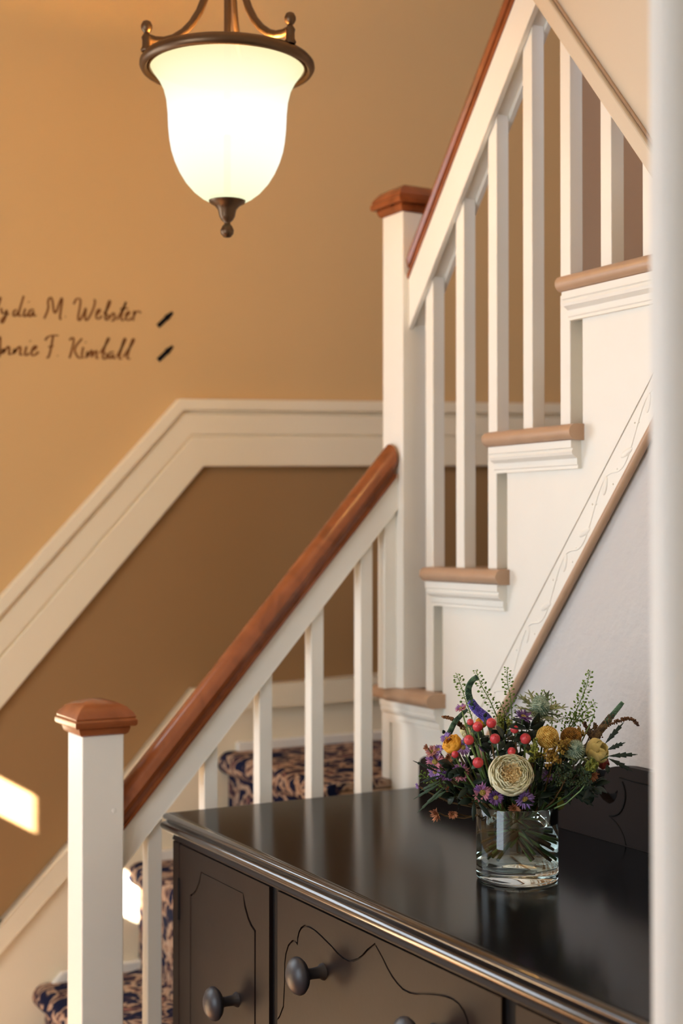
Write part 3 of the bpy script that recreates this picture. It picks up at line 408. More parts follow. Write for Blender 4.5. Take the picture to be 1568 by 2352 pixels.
{'kind': 'leaves', 'lv': [((1.2544, 1.632, 1.083), (1.2511, 1.6004, 1.0959)), ((1.2552, 1.6512, 1.0779), (1.2444, 1.6659, 1.0804)), ((1.2638, 1.6551, 1.0785), (1.2725, 1.6723, 1.0947)), ((1.2414, 1.6241, 1.0789), (1.2535, 1.6363, 1.0643)), ((1.2413, 1.6234, 1.084), (1.2376, 1.6077, 1.099)), ((1.2549, 1.6355, 1.0765), (1.2517, 1.6072, 1.0739)), ((1.253, 1.6415, 1.0807), (1.2448, 1.6372, 1.0927)), ((1.2862, 1.6792, 1.0676), (1.301, 1.6748, 1.0582)), ((1.2768, 1.6629, 1.0768), (1.2886, 1.6521, 1.0879)), ((1.285, 1.6768, 1.0772), (1.2996, 1.6821, 1.0911)), ((1.2433, 1.6282, 1.0776), (1.2254, 1.6087, 1.0642)), ((1.2562, 1.6397, 1.0733), (1.2466, 1.6152, 1.0666)), ((1.2386, 1.6212, 1.0841), (1.2262, 1.6023, 1.1038))], 'w': 0.0094, 'style': 'broad', 'label': 'dark green leafy foliage above the front rim of the vase at right', 'p': (1.2721, 1.6652, 1.073)},
{'kind': 'leaves', 'lv': [((1.2749, 1.6224, 1.0835), (1.285, 1.6115, 1.0995)), ((1.2945, 1.6541, 1.0718), (1.2974, 1.6753, 1.0574)), ((1.2674, 1.6194, 1.0852), (1.2735, 1.6302, 1.0945)), ((1.2592, 1.6177, 1.0793), (1.2336, 1.6197, 1.0749)), ((1.2889, 1.64, 1.0775), (1.3125, 1.645, 1.0825)), ((1.3023, 1.6511, 1.0756), (1.3023, 1.6235, 1.086)), ((1.3216, 1.6864, 1.0667), (1.31, 1.6604, 1.0856)), ((1.277, 1.6408, 1.0797), (1.2524, 1.6349, 1.0899)), ((1.2796, 1.6352, 1.0721), (1.2869, 1.6486, 1.0567)), ((1.3215, 1.6871, 1.0623), (1.3352, 1.7031, 1.0438)), ((1.2682, 1.6156, 1.0842), (1.2906, 1.6256, 1.0942)), ((1.2613, 1.6141, 1.0817), (1.2582, 1.631, 1.0787)), ((1.2827, 1.6292, 1.0815), (1.3001, 1.6319, 1.087))], 'w': 0.0115, 'style': 'broad', 'label': 'dark green leafy foliage below the side-facing lilac aster', 'p': (1.2943, 1.6526, 1.073)},
{'kind': 'leaves', 'lv': [((1.2746, 1.5954, 1.1132), (1.2616, 1.6033, 1.1258)), ((1.2945, 1.6213, 1.1072), (1.2657, 1.6048, 1.1183)), ((1.3217, 1.6527, 1.0943), (1.3122, 1.6513, 1.0818)), ((1.329, 1.6472, 1.0995), (1.355, 1.6443, 1.1)), ((1.3127, 1.6445, 1.1013), (1.3007, 1.6636, 1.1038)), ((1.2806, 1.6014, 1.1095), (1.2617, 1.6021, 1.1128)), ((1.2921, 1.6214, 1.1084), (1.2919, 1.651, 1.113)), ((1.3263, 1.6562, 1.096), (1.33, 1.6661, 1.0763)), ((1.3372, 1.6602, 1.0978), (1.3661, 1.6602, 1.1008)), ((1.3327, 1.6697, 1.0982), (1.3125, 1.6629, 1.1092)), ((1.2797, 1.5917, 1.1113), (1.2913, 1.5775, 1.1149)), ((1.3398, 1.6675, 1.0881), (1.3522, 1.6687, 1.0711)), ((1.3092, 1.6416, 1.0972), (1.3082, 1.6572, 1.0872))], 'w': 0.0095, 'style': 'broad', 'label': 'dark green leafy foliage at right centre below the grey green thistle', 'p': (1.3143, 1.6409, 1.1008)},
{'kind': 'leaves', 'lv': [((1.304, 1.6096, 1.1288), (1.3186, 1.6096, 1.136)), ((1.3392, 1.65, 1.1219), (1.3388, 1.631, 1.132)), ((1.3485, 1.6583, 1.114), (1.3732, 1.6602, 1.1054)), ((1.3409, 1.6658, 1.1138), (1.3199, 1.6642, 1.108)), ((1.2953, 1.605, 1.1204), (1.2742, 1.5847, 1.1089)), ((1.2997, 1.602, 1.1246), (1.3001, 1.5805, 1.1169)), ((1.3285, 1.6515, 1.1225), (1.2971, 1.6388, 1.1361)), ((1.2986, 1.6188, 1.1251), (1.2926, 1.6465, 1.12)), ((1.3292, 1.6472, 1.1218), (1.3294, 1.6704, 1.1347)), ((1.2923, 1.6028, 1.1281), (1.2652, 1.5901, 1.1303)), ((1.3357, 1.651, 1.1171), (1.3551, 1.6566, 1.1008)), ((1.3481, 1.664, 1.1216), (1.3735, 1.6808, 1.1351)), ((1.2897, 1.5978, 1.1307), (1.2587, 1.585, 1.1486))], 'w': 0.0088, 'style': 'broad', 'label': 'dark green leafy foliage beside the greenish yellow rose', 'p': (1.3223, 1.636, 1.1217)},
{'kind': 'leaves', 'lv': [((1.2485, 1.6982, 1.1357), (1.2226, 1.6843, 1.1286)), ((1.2101, 1.6443, 1.1474), (1.2003, 1.6567, 1.1375)), ((1.2631, 1.7165, 1.1332), (1.2661, 1.7458, 1.1164)), ((1.2288, 1.6553, 1.1441), (1.2314, 1.6274, 1.1397)), ((1.2576, 1.7142, 1.1364), (1.2387, 1.7168, 1.1355)), ((1.2537, 1.7008, 1.1334), (1.2524, 1.7071, 1.1172)), ((1.2363, 1.6781, 1.1366), (1.2162, 1.6586, 1.1273)), ((1.2057, 1.6415, 1.1475), (1.186, 1.6369, 1.1434)), ((1.2452, 1.6757, 1.1385), (1.2542, 1.6629, 1.1307)), ((1.2593, 1.7002, 1.1404), (1.2524, 1.6698, 1.1494)), ((1.2212, 1.654, 1.1487), (1.2211, 1.651, 1.1632)), ((1.2181, 1.6519, 1.147), (1.2232, 1.682, 1.1321)), ((1.2215, 1.6573, 1.1465), (1.2231, 1.688, 1.137))], 'w': 0.0108, 'style': 'broad', 'label': 'dark green leafy foliage around the upper middle berries', 'p': (1.2413, 1.6815, 1.1426)},
{'kind': 'leaves', 'lv': [((1.2671, 1.6915, 1.1607), (1.253, 1.695, 1.1618)), ((1.2573, 1.6798, 1.1657), (1.2237, 1.6666, 1.1803)), ((1.2802, 1.6957, 1.1585), (1.3112, 1.7007, 1.153)), ((1.2752, 1.6842, 1.165), (1.3026, 1.6956, 1.1694)), ((1.2851, 1.7048, 1.1544), (1.315, 1.7223, 1.1349)), ((1.2514, 1.6632, 1.1619), (1.2469, 1.6512, 1.1492)), ((1.249, 1.6629, 1.1671), (1.2274, 1.6456, 1.1808)), ((1.2289, 1.6429, 1.1639), (1.1972, 1.6278, 1.155)), ((1.2317, 1.6339, 1.1743), (1.2315, 1.6155, 1.1938)), ((1.2337, 1.6387, 1.1696), (1.2487, 1.6251, 1.1797)), ((1.27, 1.6896, 1.1568), (1.2555, 1.674, 1.1415)), ((1.2215, 1.6341, 1.171), (1.1873, 1.6265, 1.1764)), ((1.2493, 1.6652, 1.1677), (1.243, 1.6742, 1.1784))], 'w': 0.0119, 'style': 'broad', 'label': 'dark green leafy foliage left of the yellow button flower', 'p': (1.2573, 1.672, 1.1635)},
{'kind': 'leaves', 'lv': [((1.1614, 1.7241, 1.1076), (1.1703, 1.7354, 1.0888)), ((1.133, 1.6752, 1.1153), (1.1527, 1.683, 1.1012)), ((1.1717, 1.7482, 1.1037), (1.1427, 1.7341, 1.1003)), ((1.1462, 1.7086, 1.1139), (1.1189, 1.6909, 1.1186)), ((1.1822, 1.7583, 1.0985), (1.1732, 1.7547, 1.085)), ((1.1784, 1.7633, 1.1051), (1.1761, 1.7983, 1.1039)), ((1.1316, 1.6844, 1.1114), (1.126, 1.6843, 1.1004)), ((1.1833, 1.7575, 1.108), (1.175, 1.748, 1.1261)), ((1.148, 1.7081, 1.1145), (1.1295, 1.7181, 1.1206)), ((1.1292, 1.6835, 1.1205), (1.1037, 1.6694, 1.1294)), ((1.141, 1.7016, 1.1088), (1.1268, 1.6943, 1.101)), ((1.1785, 1.7487, 1.1087), (1.1866, 1.7525, 1.1255)), ((1.1427, 1.7006, 1.1135), (1.1422, 1.7271, 1.0989))], 'w': 0.0097, 'style': 'broad', 'label': 'dark green leafy foliage between the far left asters', 'p': (1.1628, 1.7264, 1.1101)},
{'kind': 'leaves', 'lv': [((1.1614, 1.6651, 1.075), (1.1798, 1.6712, 1.0798)), ((1.2055, 1.7336, 1.0594), (1.1947, 1.7393, 1.0636)), ((1.167, 1.6698, 1.0762), (1.1824, 1.6763, 1.0818)), ((1.2124, 1.7448, 1.0582), (1.1855, 1.7329, 1.0734)), ((1.1623, 1.6665, 1.0728), (1.1771, 1.6555, 1.0665)), ((1.1579, 1.6692, 1.0782), (1.151, 1.6827, 1.0922)), ((1.1755, 1.6821, 1.075), (1.1752, 1.6682, 1.087)), ((1.2156, 1.7374, 1.0572), (1.2334, 1.7249, 1.0575)), ((1.2156, 1.7428, 1.0539), (1.213, 1.7241, 1.0463)), ((1.1838, 1.6977, 1.0656), (1.2005, 1.6968, 1.0568)), ((1.1855, 1.7047, 1.067), (1.1843, 1.7181, 1.0751)), ((1.1596, 1.6775, 1.0695), (1.1361, 1.6748, 1.0669)), ((1.184, 1.7133, 1.0637), (1.173, 1.7308, 1.0613))], 'w': 0.0096, 'style': 'broad', 'label': 'dark green leafy foliage over the left rim of the vase', 'p': (1.1914, 1.711, 1.0637)},
{'kind': 'leaves', 'lv': [((1.2681, 1.6107, 1.1256), (1.263, 1.5966, 1.1459)), ((1.3003, 1.6556, 1.1114), (1.293, 1.6697, 1.0946)), ((1.288, 1.6271, 1.1204), (1.2845, 1.6016, 1.1274)), ((1.2607, 1.6078, 1.1272), (1.2652, 1.6376, 1.1367)), ((1.2737, 1.6261, 1.1159), (1.2575, 1.6291, 1.1056)), ((1.307, 1.6624, 1.1109), (1.2979, 1.6615, 1.1013)), ((1.2742, 1.616, 1.1236), (1.2988, 1.6325, 1.1277)), ((1.2683, 1.6101, 1.127), (1.2699, 1.603, 1.1463)), ((1.2802, 1.626, 1.1145), (1.2672, 1.6064, 1.1076)), ((1.2844, 1.6448, 1.1171), (1.2494, 1.6371, 1.1223)), ((1.2664, 1.6087, 1.1276), (1.2861, 1.631, 1.1348)), ((1.2942, 1.6495, 1.1159), (1.2967, 1.6807, 1.1154)), ((1.3171, 1.681, 1.1068), (1.3007, 1.6822, 1.1022))], 'w': 0.0105, 'style': 'broad', 'label': 'dark green leafy foliage behind the golden filler clump', 'p': (1.2981, 1.6498, 1.1147)},
{'kind': 'leaves', 'lv': [((1.1836, 1.7096, 1.1095), (1.1835, 1.6846, 1.1198)), ((1.1769, 1.703, 1.1062), (1.2108, 1.7128, 1.0954)), ((1.1889, 1.7326, 1.1039), (1.166, 1.7286, 1.1134)), ((1.1503, 1.6807, 1.112), (1.1223, 1.6761, 1.1117)), ((1.2059, 1.7536, 1.0999), (1.1869, 1.7387, 1.1207)), ((1.1857, 1.7194, 1.1009), (1.2041, 1.7339, 1.087)), ((1.1824, 1.7165, 1.1037), (1.1834, 1.6991, 1.0911)), ((1.1509, 1.679, 1.1084), (1.1529, 1.6963, 1.097)), ((1.1736, 1.7105, 1.1021), (1.1775, 1.7343, 1.084)), ((1.202, 1.7413, 1.1019), (1.2016, 1.716, 1.1121)), ((1.1485, 1.681, 1.1093), (1.1407, 1.6963, 1.1007)), ((1.2033, 1.7486, 1.1002), (1.1976, 1.7386, 1.1203)), ((1.1991, 1.7381, 1.1042), (1.2159, 1.7405, 1.1166))], 'w': 0.0093, 'style': 'broad', 'label': 'dark green leafy foliage right of the large pink aster', 'p': (1.181, 1.7162, 1.1055)},
{'kind': 'leaves', 'lv': [((1.2379, 1.6899, 1.0643), (1.2465, 1.7052, 1.0769)), ((1.2502, 1.7044, 1.0538), (1.2689, 1.7129, 1.0372)), ((1.2322, 1.6767, 1.065), (1.2244, 1.6547, 1.0787)), ((1.2168, 1.6565, 1.0589), (1.2349, 1.6694, 1.0357)), ((1.2116, 1.6582, 1.0703), (1.1949, 1.6518, 1.0844)), ((1.2512, 1.6981, 1.0553), (1.2692, 1.6882, 1.0542)), ((1.2185, 1.6718, 1.0605), (1.209, 1.6839, 1.0539)), ((1.2041, 1.6421, 1.0748), (1.1961, 1.6298, 1.0922)), ((1.2017, 1.6379, 1.0712), (1.2178, 1.647, 1.0784)), ((1.2533, 1.7041, 1.0519), (1.265, 1.6961, 1.0425)), ((1.2423, 1.706, 1.0561), (1.2353, 1.7185, 1.0563)), ((1.2561, 1.7082, 1.0589), (1.2692, 1.7087, 1.0725)), ((1.2195, 1.6505, 1.0653), (1.2231, 1.6184, 1.0677))], 'w': 0.0093, 'style': 'broad', 'label': 'dark green leafy foliage inside the mouth of the vase', 'p': (1.2359, 1.686, 1.059)},
{'kind': 'leaves', 'lv': [((1.3121, 1.6, 1.0854), (1.3046, 1.5701, 1.0824)), ((1.3175, 1.6174, 1.0806), (1.2922, 1.6087, 1.0783)), ((1.3156, 1.5976, 1.0882), (1.3306, 1.5823, 1.0948)), ((1.3257, 1.6208, 1.0817), (1.3216, 1.6417, 1.0743)), ((1.3458, 1.6465, 1.082), (1.3529, 1.6677, 1.0966)), ((1.3437, 1.6352, 1.0803), (1.3665, 1.6331, 1.088)), ((1.3116, 1.5967, 1.0898), (1.318, 1.5809, 1.1033)), ((1.309, 1.5984, 1.0806), (1.3104, 1.6003, 1.0629)), ((1.3378, 1.632, 1.0808), (1.3404, 1.6209, 1.0944)), ((1.3067, 1.5944, 1.0868), (1.3124, 1.5862, 1.0771)), ((1.3644, 1.6597, 1.0697), (1.3865, 1.6704, 1.0592)), ((1.3055, 1.5953, 1.0862), (1.2775, 1.5774, 1.0744)), ((1.3336, 1.619, 1.0794), (1.3615, 1.6243, 1.0701))], 'w': 0.0098, 'style': 'broad', 'label': 'dark green leafy foliage at lower right edge of bouquet', 'p': (1.3347, 1.6297, 1.0799)}]
TEXT = [[[(0.8659, 1.9407), (0.8712, 1.949), (0.8738, 1.9471), (0.8691, 1.9319), (0.8608, 1.9104), (0.8529, 1.9038), (0.8495, 1.9082), (0.8574, 1.9109), (0.8687, 1.9044)], [(0.8744, 1.9257), (0.8758, 1.9141), (0.8824, 1.9133), (0.8882, 1.9255), (0.8838, 1.9055), (0.8772, 1.892), (0.8732, 1.8969), (0.8798, 1.9066), (0.8917, 1.9153)], [(0.909, 1.9245), (0.9023, 1.9227), (0.8997, 1.912), (0.905, 1.9097), (0.9116, 1.9207)], [(0.9236, 1.9559), (0.913, 1.9208), (0.9117, 1.9102), (0.9197, 1.9135)], [(0.9271, 1.9285), (0.9224, 1.9137), (0.9264, 1.91), (0.9318, 1.917)], [(0.9338, 1.9441), (0.9349, 1.9426)], [(0.9465, 1.9274), (0.9371, 1.9274), (0.9331, 1.9145), (0.9385, 1.9101), (0.946, 1.9265), (0.9439, 1.9126), (0.952, 1.9159)], [(0.9688, 1.9097), (0.9791, 1.9338), (0.9763, 1.9469), (0.9804, 1.9565), (0.9867, 1.957), (0.9915, 1.9135), (1.0065, 1.9573), (1.0103, 1.9576), (1.0025, 1.9103), (1.008, 1.9121)], [(1.0157, 1.918), (1.0173, 1.917)], [(1.035, 1.9462), (1.0411, 1.9601), (1.0514, 1.9596), (1.0495, 1.942), (1.044, 1.9147), (1.0482, 1.9097), (1.0579, 1.9265), (1.0643, 1.9458), (1.0599, 1.9146), (1.0664, 1.9123), (1.0804, 1.939), (1.0851, 1.9596), (1.0803, 1.96)], [(1.0874, 1.9274), (1.0965, 1.937), (1.0945, 1.9414), (1.0874, 1.9341), (1.086, 1.9205), (1.0917, 1.9169), (1.1002, 1.9256)], [(1.1044, 1.93), (1.1158, 1.9471), (1.1206, 1.9611), (1.1157, 1.9602), (1.1087, 1.933), (1.1073, 1.9167), (1.1153, 1.9186), (1.1158, 1.9281), (1.1095, 1.9298)], [(1.1187, 1.9229), (1.1272, 1.9372), (1.1307, 1.9265), (1.1273, 1.9168), (1.121, 1.9163)], [(1.1344, 1.92), (1.143, 1.9329), (1.1564, 1.9612)], [(1.1564, 1.9612), (1.149, 1.9415), (1.1439, 1.9248), (1.1468, 1.9177), (1.1537, 1.9223)], [(1.1421, 1.9443), (1.1617, 1.9474)], [(1.1559, 1.9284), (1.1652, 1.9373), (1.1631, 1.9413), (1.1559, 1.9339), (1.156, 1.9216), (1.1632, 1.9194), (1.1698, 1.9267)], [(1.1733, 1.9201), (1.1745, 1.9312), (1.1756, 1.943)], [(1.1745, 1.9312), (1.1785, 1.9394), (1.1843, 1.9431), (1.1896, 1.9419), (1.1907, 1.9381)]], [[(0.8517, 1.8186), (0.8629, 1.8441), (0.8733, 1.8703), (0.8726, 1.8421), (0.8706, 1.8198)], [(0.8569, 1.8333), (0.8721, 1.8358)], [(0.8748, 1.8266), (0.8813, 1.8439), (0.8774, 1.8254), (0.8893, 1.8458), (0.8933, 1.8421), (0.8907, 1.8262), (0.8973, 1.8293)], [(0.9, 1.8281), (0.9052, 1.8442), (0.9013, 1.8269), (0.9132, 1.8473), (0.9178, 1.8437), (0.9146, 1.8269), (0.9221, 1.8295)], [(0.9301, 1.8471), (0.9253, 1.8297), (0.9294, 1.8268), (0.9361, 1.833)], [(0.9373, 1.8599), (0.9384, 1.8584)], [(0.9388, 1.8358), (0.9528, 1.8459), (0.9508, 1.851), (0.9428, 1.8439), (0.9401, 1.8306), (0.9455, 1.8269), (0.9571, 1.8374)], [(0.9706, 1.8629), (0.9793, 1.8741), (1.0012, 1.8756)], [(0.9889, 1.8734), (0.9827, 1.8385), (0.9781, 1.825), (0.9735, 1.826)], [(0.978, 1.8488), (0.9898, 1.8522)], [(0.9981, 1.8315), (0.9997, 1.8305)], [(1.0255, 1.8666), (1.0316, 1.8737), (1.0363, 1.8713), (1.033, 1.8523), (1.0256, 1.8273)], [(1.0544, 1.8725), (1.0344, 1.8484), (1.0456, 1.829), (1.0526, 1.8294)], [(1.0573, 1.8539), (1.0526, 1.8321), (1.059, 1.8298)], [(1.0623, 1.8655), (1.0634, 1.864)], [(1.0638, 1.8301), (1.0679, 1.8492), (1.0657, 1.8302), (1.0764, 1.8497), (1.0784, 1.8445), (1.075, 1.8308), (1.0862, 1.849), (1.0896, 1.8452), (1.0863, 1.8301), (1.0928, 1.8319)], [(1.0961, 1.8429), (1.1131, 1.8683), (1.1179, 1.8781), (1.1131, 1.877), (1.1032, 1.846), (1.1018, 1.8297), (1.1109, 1.8316), (1.1123, 1.8412), (1.1046, 1.8447)], [(1.128, 1.8476), (1.1189, 1.847), (1.1146, 1.8359), (1.1189, 1.8307), (1.1274, 1.8443), (1.126, 1.8325), (1.1332, 1.8343)], [(1.1346, 1.8371), (1.1503, 1.8653), (1.1566, 1.8793), (1.1517, 1.879), (1.1418, 1.843), (1.1403, 1.832), (1.1475, 1.8338)], [(1.1504, 1.838), (1.1705, 1.8666), (1.1769, 1.8793), (1.172, 1.8804), (1.1605, 1.8441), (1.1591, 1.8331), (1.1671, 1.835)]]]
ARROWS = [[(1.2324, 1.912), (1.268, 1.9465)], [(1.2332, 1.8353), (1.2688, 1.8696)]]

# ================================================================== THE SETTING
XW, YB, XR = 1.54, 3.02, 2.40      # plaster wall under the stairs, back wall, far right wall of the upper flight
struct(MB().box(-1.7, 2.72, -2.6, 3.2, -.06, 0).build('floor', M['floor']), 'wooden floor of the hall in front of the stairs', 'floor')
struct(MB().box(-1.7, 2.72, -2.6, 3.2, 3.4, 3.46).build('ceiling', M['ceil']), 'plain ceiling high over the stair hall', 'ceiling')
def band_top(x):
    if x < 1.278: return 1.311+(x-.874)*1.077
    return 1.746+(x-1.278)*.0345
def band_bot(x):
    if x < 1.339: return 1.078+(x-.875)*1.121
    return 1.598+(x-1.339)*.0242
XT = [-.25, .2, .874, 1.278, 1.339, 2.0, 2.52]
wb = MB(); wb.prism([(-1.7, 3.4), (-1.7, 0), (-.34, 0)]+[(x, band_top(x)-.05) for x in XT]+[(2.52, 3.4)], 'y', YB, YB+.12)
wbk = struct(wb.build('wall_back', M['tan']), 'tan painted back wall above the white sloping rail', 'wall')
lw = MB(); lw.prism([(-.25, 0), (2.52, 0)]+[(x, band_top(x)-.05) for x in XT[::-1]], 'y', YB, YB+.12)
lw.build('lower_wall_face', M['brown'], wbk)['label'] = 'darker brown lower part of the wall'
wr = struct(MB().box(XR, XR+.12, .9, YB, 0, 3.4).build('wall_right', M['daylit']), 'brown wall beyond the upper flight, daylight grey painted into its colour', 'wall')
# sloping and level rail board on the back wall
def band(name, lo, hi, t, x0=-.20, x1=2.40, m='trimw', parent=None):
    xs = [x0, .874, None, x1]
    kx = 1.278+lo*(1.339-1.278); kx2 = 1.278+hi*(1.339-1.278)
    def z(x, f, k):
        a = band_top(x) if x <= 1.278 else band_top(x)
        return None
    def line(f):
        k = 1.278+f*.061
        def slope(x): return (band_top(x) if x < 1.278 else 0)
        zs = lambda x: (1.311+(x-.874)*1.077)*(1-f)+(1.078+(x-.875)*1.121)*f
        zh = lambda x: (1.746+(x-1.278)*.0345)*(1-f)+(1.598+(x-1.339)*.0242)*f
        # crossing of the sloping and the level line
        xa, xb = 1.2, 1.45
        for _ in range(40):
            xm = (xa+xb)/2
            if zs(xm) < zh(xm): xa = xm
            else: xb = xm
        return [(x0, zs(x0)), (xa, zs(xa)), (x1, zh(x1))]
    A, B = line(lo), line(hi)
    return MB().prism(A+B[::-1], 'y', YB-t, YB).build(name, M[m], parent, bevel=.0025)
tr = band('trim_1', .0, 1.0, .012); struct(tr, 'cream rail board rising along the back wall, level over the landing', 'trim')
band('cap_moulding', -.02, .15, .026, parent=tr); band('upper_fascia', .20, .52, .0165, parent=tr); band('lower_fascia', .545, 1.0, .0185, parent=tr)
# stair skirting on the back wall, level baseboard on the landing
def skirt(f0, f1, t, name, parent=None):
    P = [(-.62, -.869), (.877, .628), (1.025, .776), (1.311, 1.093), (1.802, 1.101), (2.40, 1.11)]
    lowp = [(x, z-.075) for x, z in P]
    A = [(x, z-f0) for x, z in P]; B = [(x, z-f1) for x, z in P]
    A = [(max(-.6, x), max(.0, z)) for x, z in A]; B = [(x, max(-.0, z)) for x, z in B]
    A = [(.25, .0)]+A[1:]; B = [(.25+f1, .0)]+B[1:] if f1 < .5 else B
    return MB().prism(A+B[::-1], 'y', YB-t, YB).build(name, M['trimw'], parent, bevel=.002)
bb = MB().prism([(.25, 0), (.877, .628), (1.025, .776), (1.311, 1.093), (1.802, 1.101), (2.40, 1.11), (2.40, .90), (1.42, .90), (1.42, .66), (1.2, .66), (1.2, .42), (.98, .42), (.98, .1), (.77, .1), (.77, 0)], 'y', YB-.018, YB).build('baseboard_back', M['trimw'], bevel=.002)
struct(bb, 'cream stepped skirting board along the stairs and landing', 'skirting')
skirt(0, .055, .034, 'cap_moulding', bb)
for x0, x1, z in ((.99, 1.197, .483), (1.20, 1.414, .718), (1.417, 2.38, .945)):
    MB().prism([(x0-.01 if z < .9 else x0, z-.002), (x1, z-.002), (x1, z+.022), (x0+.012 if z < .9 else x0, z+.022)], 'y', YB-.036, YB-.018).build('shoe_moulding', M['white'], bb, bevel=.004)
# plaster wall under the upper flight
def trimz(y): return 1.154+(2.161-y)*1.216
YE = .9
pl = MB().prism([(YE, 0), (2.52, 0), (2.52, .72), (2.161, 1.12), (YE, trimz(YE)-.04)], 'x', XW, XW+.09)
struct(pl.build('wall_under_stairs', M['plaster']), 'white rough plaster wall below the upper flight, behind the flowers', 'wall')
# doorway we look through
jr = MB().box(.797, .92, .878, .9, 0, 3.4).box(.84, 2.6, .72, .878, 0, 3.4); struct(jr.build('wall_front', M['jamb'], bevel=.006), 'white out of focus door jamb at right edge of the picture', 'wall')
struct(MB().box(-1.7, -.45, .55, .9, 0, 3.4).build('wall_front_left', M['jamb']), 'white wall on the other side of the doorway', 'wall')
struct(MB().box(-.45, .797, .55, .9, 2.2, 3.4).build('wall_front_header', M['jamb']), 'white wall over the doorway', 'wall')
# hall front wall with window and two small added openings shaped to throw the sun patches
holes = [(1.735, 1.92, 2.333, 2.424), (1.602, 1.639, 2.253, 2.361), (1.50, 2.30, .90, 1.5)]
ys = sorted({-2.6, 3.2, *[h[0] for h in holes], *[h[1] for h in holes]}); zs = sorted({0, 3.4, *[h[2] for h in holes], *[h[3] for h in holes]})
w = MB()
for a, b in zip(ys, ys[1:]):
    for c, d in zip(zs, zs[1:]):
        if not any(h[0]-1e-6 <= a and b <= h[1]+1e-6 and h[2]-1e-6 <= c and d <= h[3]+1e-6 for h in holes): w.box(-1.62, -1.60, a, b, c, d)
struct(w.build('wall_left', M['tan']), 'tan front wall of the hall with small openings shaped for the sun patches', 'wall')
struct(MB().box(-1.62, 2.6, -2.62, -2.56, 0, 3.4).build('wall_rear', M['jamb']), 'white rear wall of the room the camera stands in', 'wall')
struct(MB().box(2.6, 2.72, -2.6, .9, 0, 3.4).build('wall_right_room', M['jamb']), 'white side wall of the room the camera stands in', 'wall')
wf = MB()
for y in (1.50, 1.90, 2.30): wf.box(-1.60, -1.57, y-.02, y+.02, .90, 1.5)
for z in (.90, 1.5): wf.box(-1.60, -1.57, 1.48, 2.32, z-.02, z+.02)
win = struct(wf.build('window_1', M['white'], bevel=.003), 'white framed hall window left of the stairs', 'window')
w2 = MB()
for x in (-.5, .02, .54): w2.box(x-.02, x+.02, YB-.03, YB+.001, 1.1, 2.1)
for z in (1.1, 1.6, 2.1): w2.box(-.52, .56, YB-.03, YB+.001, z-.02, z+.02)
win2 = struct(w2.build('window_2', M['white'], bevel=.003), 'white framed bright window at the foot of the stairs', 'window')
MB().box(-.5, .54, YB-.006, YB-.002, 1.1, 2.1).build('pane', emit('sky_lit_pane', (.86, .93, 1), 5), win2)
# sloping bulkhead across the top right of the stair opening
bh = MB().prism([(2.30, 2.80), (1.20, 1.435), (1.20, 3.3), (2.70, 3.3)], 'x', 1.475, 1.52).build('sloping_bulkhead', M['trimw'], bevel=.003)
def blk(y): return 2.091+(y-1.738)*1.24
bh2 = thing('sloped_bulkhead', (1.49, 1.9, 2.3), 'cream boxed-in sloping panel cutting across the top right corner', 'panel')
bpy.data.objects.remove(bh)
yA, yB2 = 2.75, .9
def bp(dz): return [(yA, blk(yA)+dz), (yB2, blk(yB2)+dz)]
MB().prism(bp(.035)+[(yB2, 3.4), (yA, 3.4)], 'x', 1.483, 1.53).build('panel', M['bulk'], bh2)
MB().prism(bp(0)+bp(.041)[::-1], 'x', 1.470, 1.545).build('edge_board', M['bulk'], bh2, bevel=.003)
MB().tube([(1.481, yA, blk(yA)+.046), (1.481, 2.0, blk(2.0)+.047), (1.481, 1.85, blk(1.85)+.045), (1.481, yB2, blk(yB2)+.046)], .0028, 6).build('caulk_bead', M['tread'], bh2, smooth=180)

# ================================================================== STAIRCASE
st = thing('staircase', (1.7, 2.3, 0), 'cream L-shaped staircase with taupe painted tread ends rising behind the sideboard', 'staircase')
XN = 1.531; XO = 1.501                       # face of the string, outer edge of the nosings
TT = [(1.137, 2.301, 2.53), (1.380, 2.094, 2.345), (1.628, 1.884, 2.135), (1.878, 1.672, 1.922), (2.127, 1.462, 1.713), (2.376, 1.252, 1.503), (2.625, 1.042, 1.293), (2.874, .90, 1.083)]
noz = [(.012, -.0275), (.03, -.0275)] ; noz = []
R_ = .0137
for i in range(13):
    a = -PI/2-PI*i/12; noz.append((R_*math.cos(a)*1.15+R_, -R_+R_*math.sin(a)))   # bulges to -X
noz += [(.05, 0), (.05, -2*R_)]
mould = [(.034, 0), (.008, 0), (.008, -.012), (.012, -.014), (.0095, -.019), (.0115, -.024), (.018, -.028), (.021, -.030), (.021, -.040), (.023, -.042), (.0225, -.047), (.034, -.047)]
for k, (z, yn, yf) in enumerate(TT):
    ext = .0 if k else .0
    tb = MB().box(XN+.012, XR, (TT[k+1][2] if k < 7 else yn)-.01, yf+.02, z-.027, z-.001).build('tread', M['tread'], st, bevel=.004)
    MB().sweep(noz, (XO, yn if k else 2.44, z), (XO, yf, z), (1, 0, 0)).build('nosing', M['tread'], tb, smooth=50)
    MB().sweep(mould, (XO, yn+.008, z-.0275), (XO, (yf if k else 2.515)-.006, z-.0275), (1, 0, 0)).build('moulding', M['white'], tb, smooth=35)
    zb = TT[k-1][0] if k else .945
    MB().box(XN+.032, XR, yf-.022, yf-.002, zb, z-.027).build('riser', M['trimw'], st)
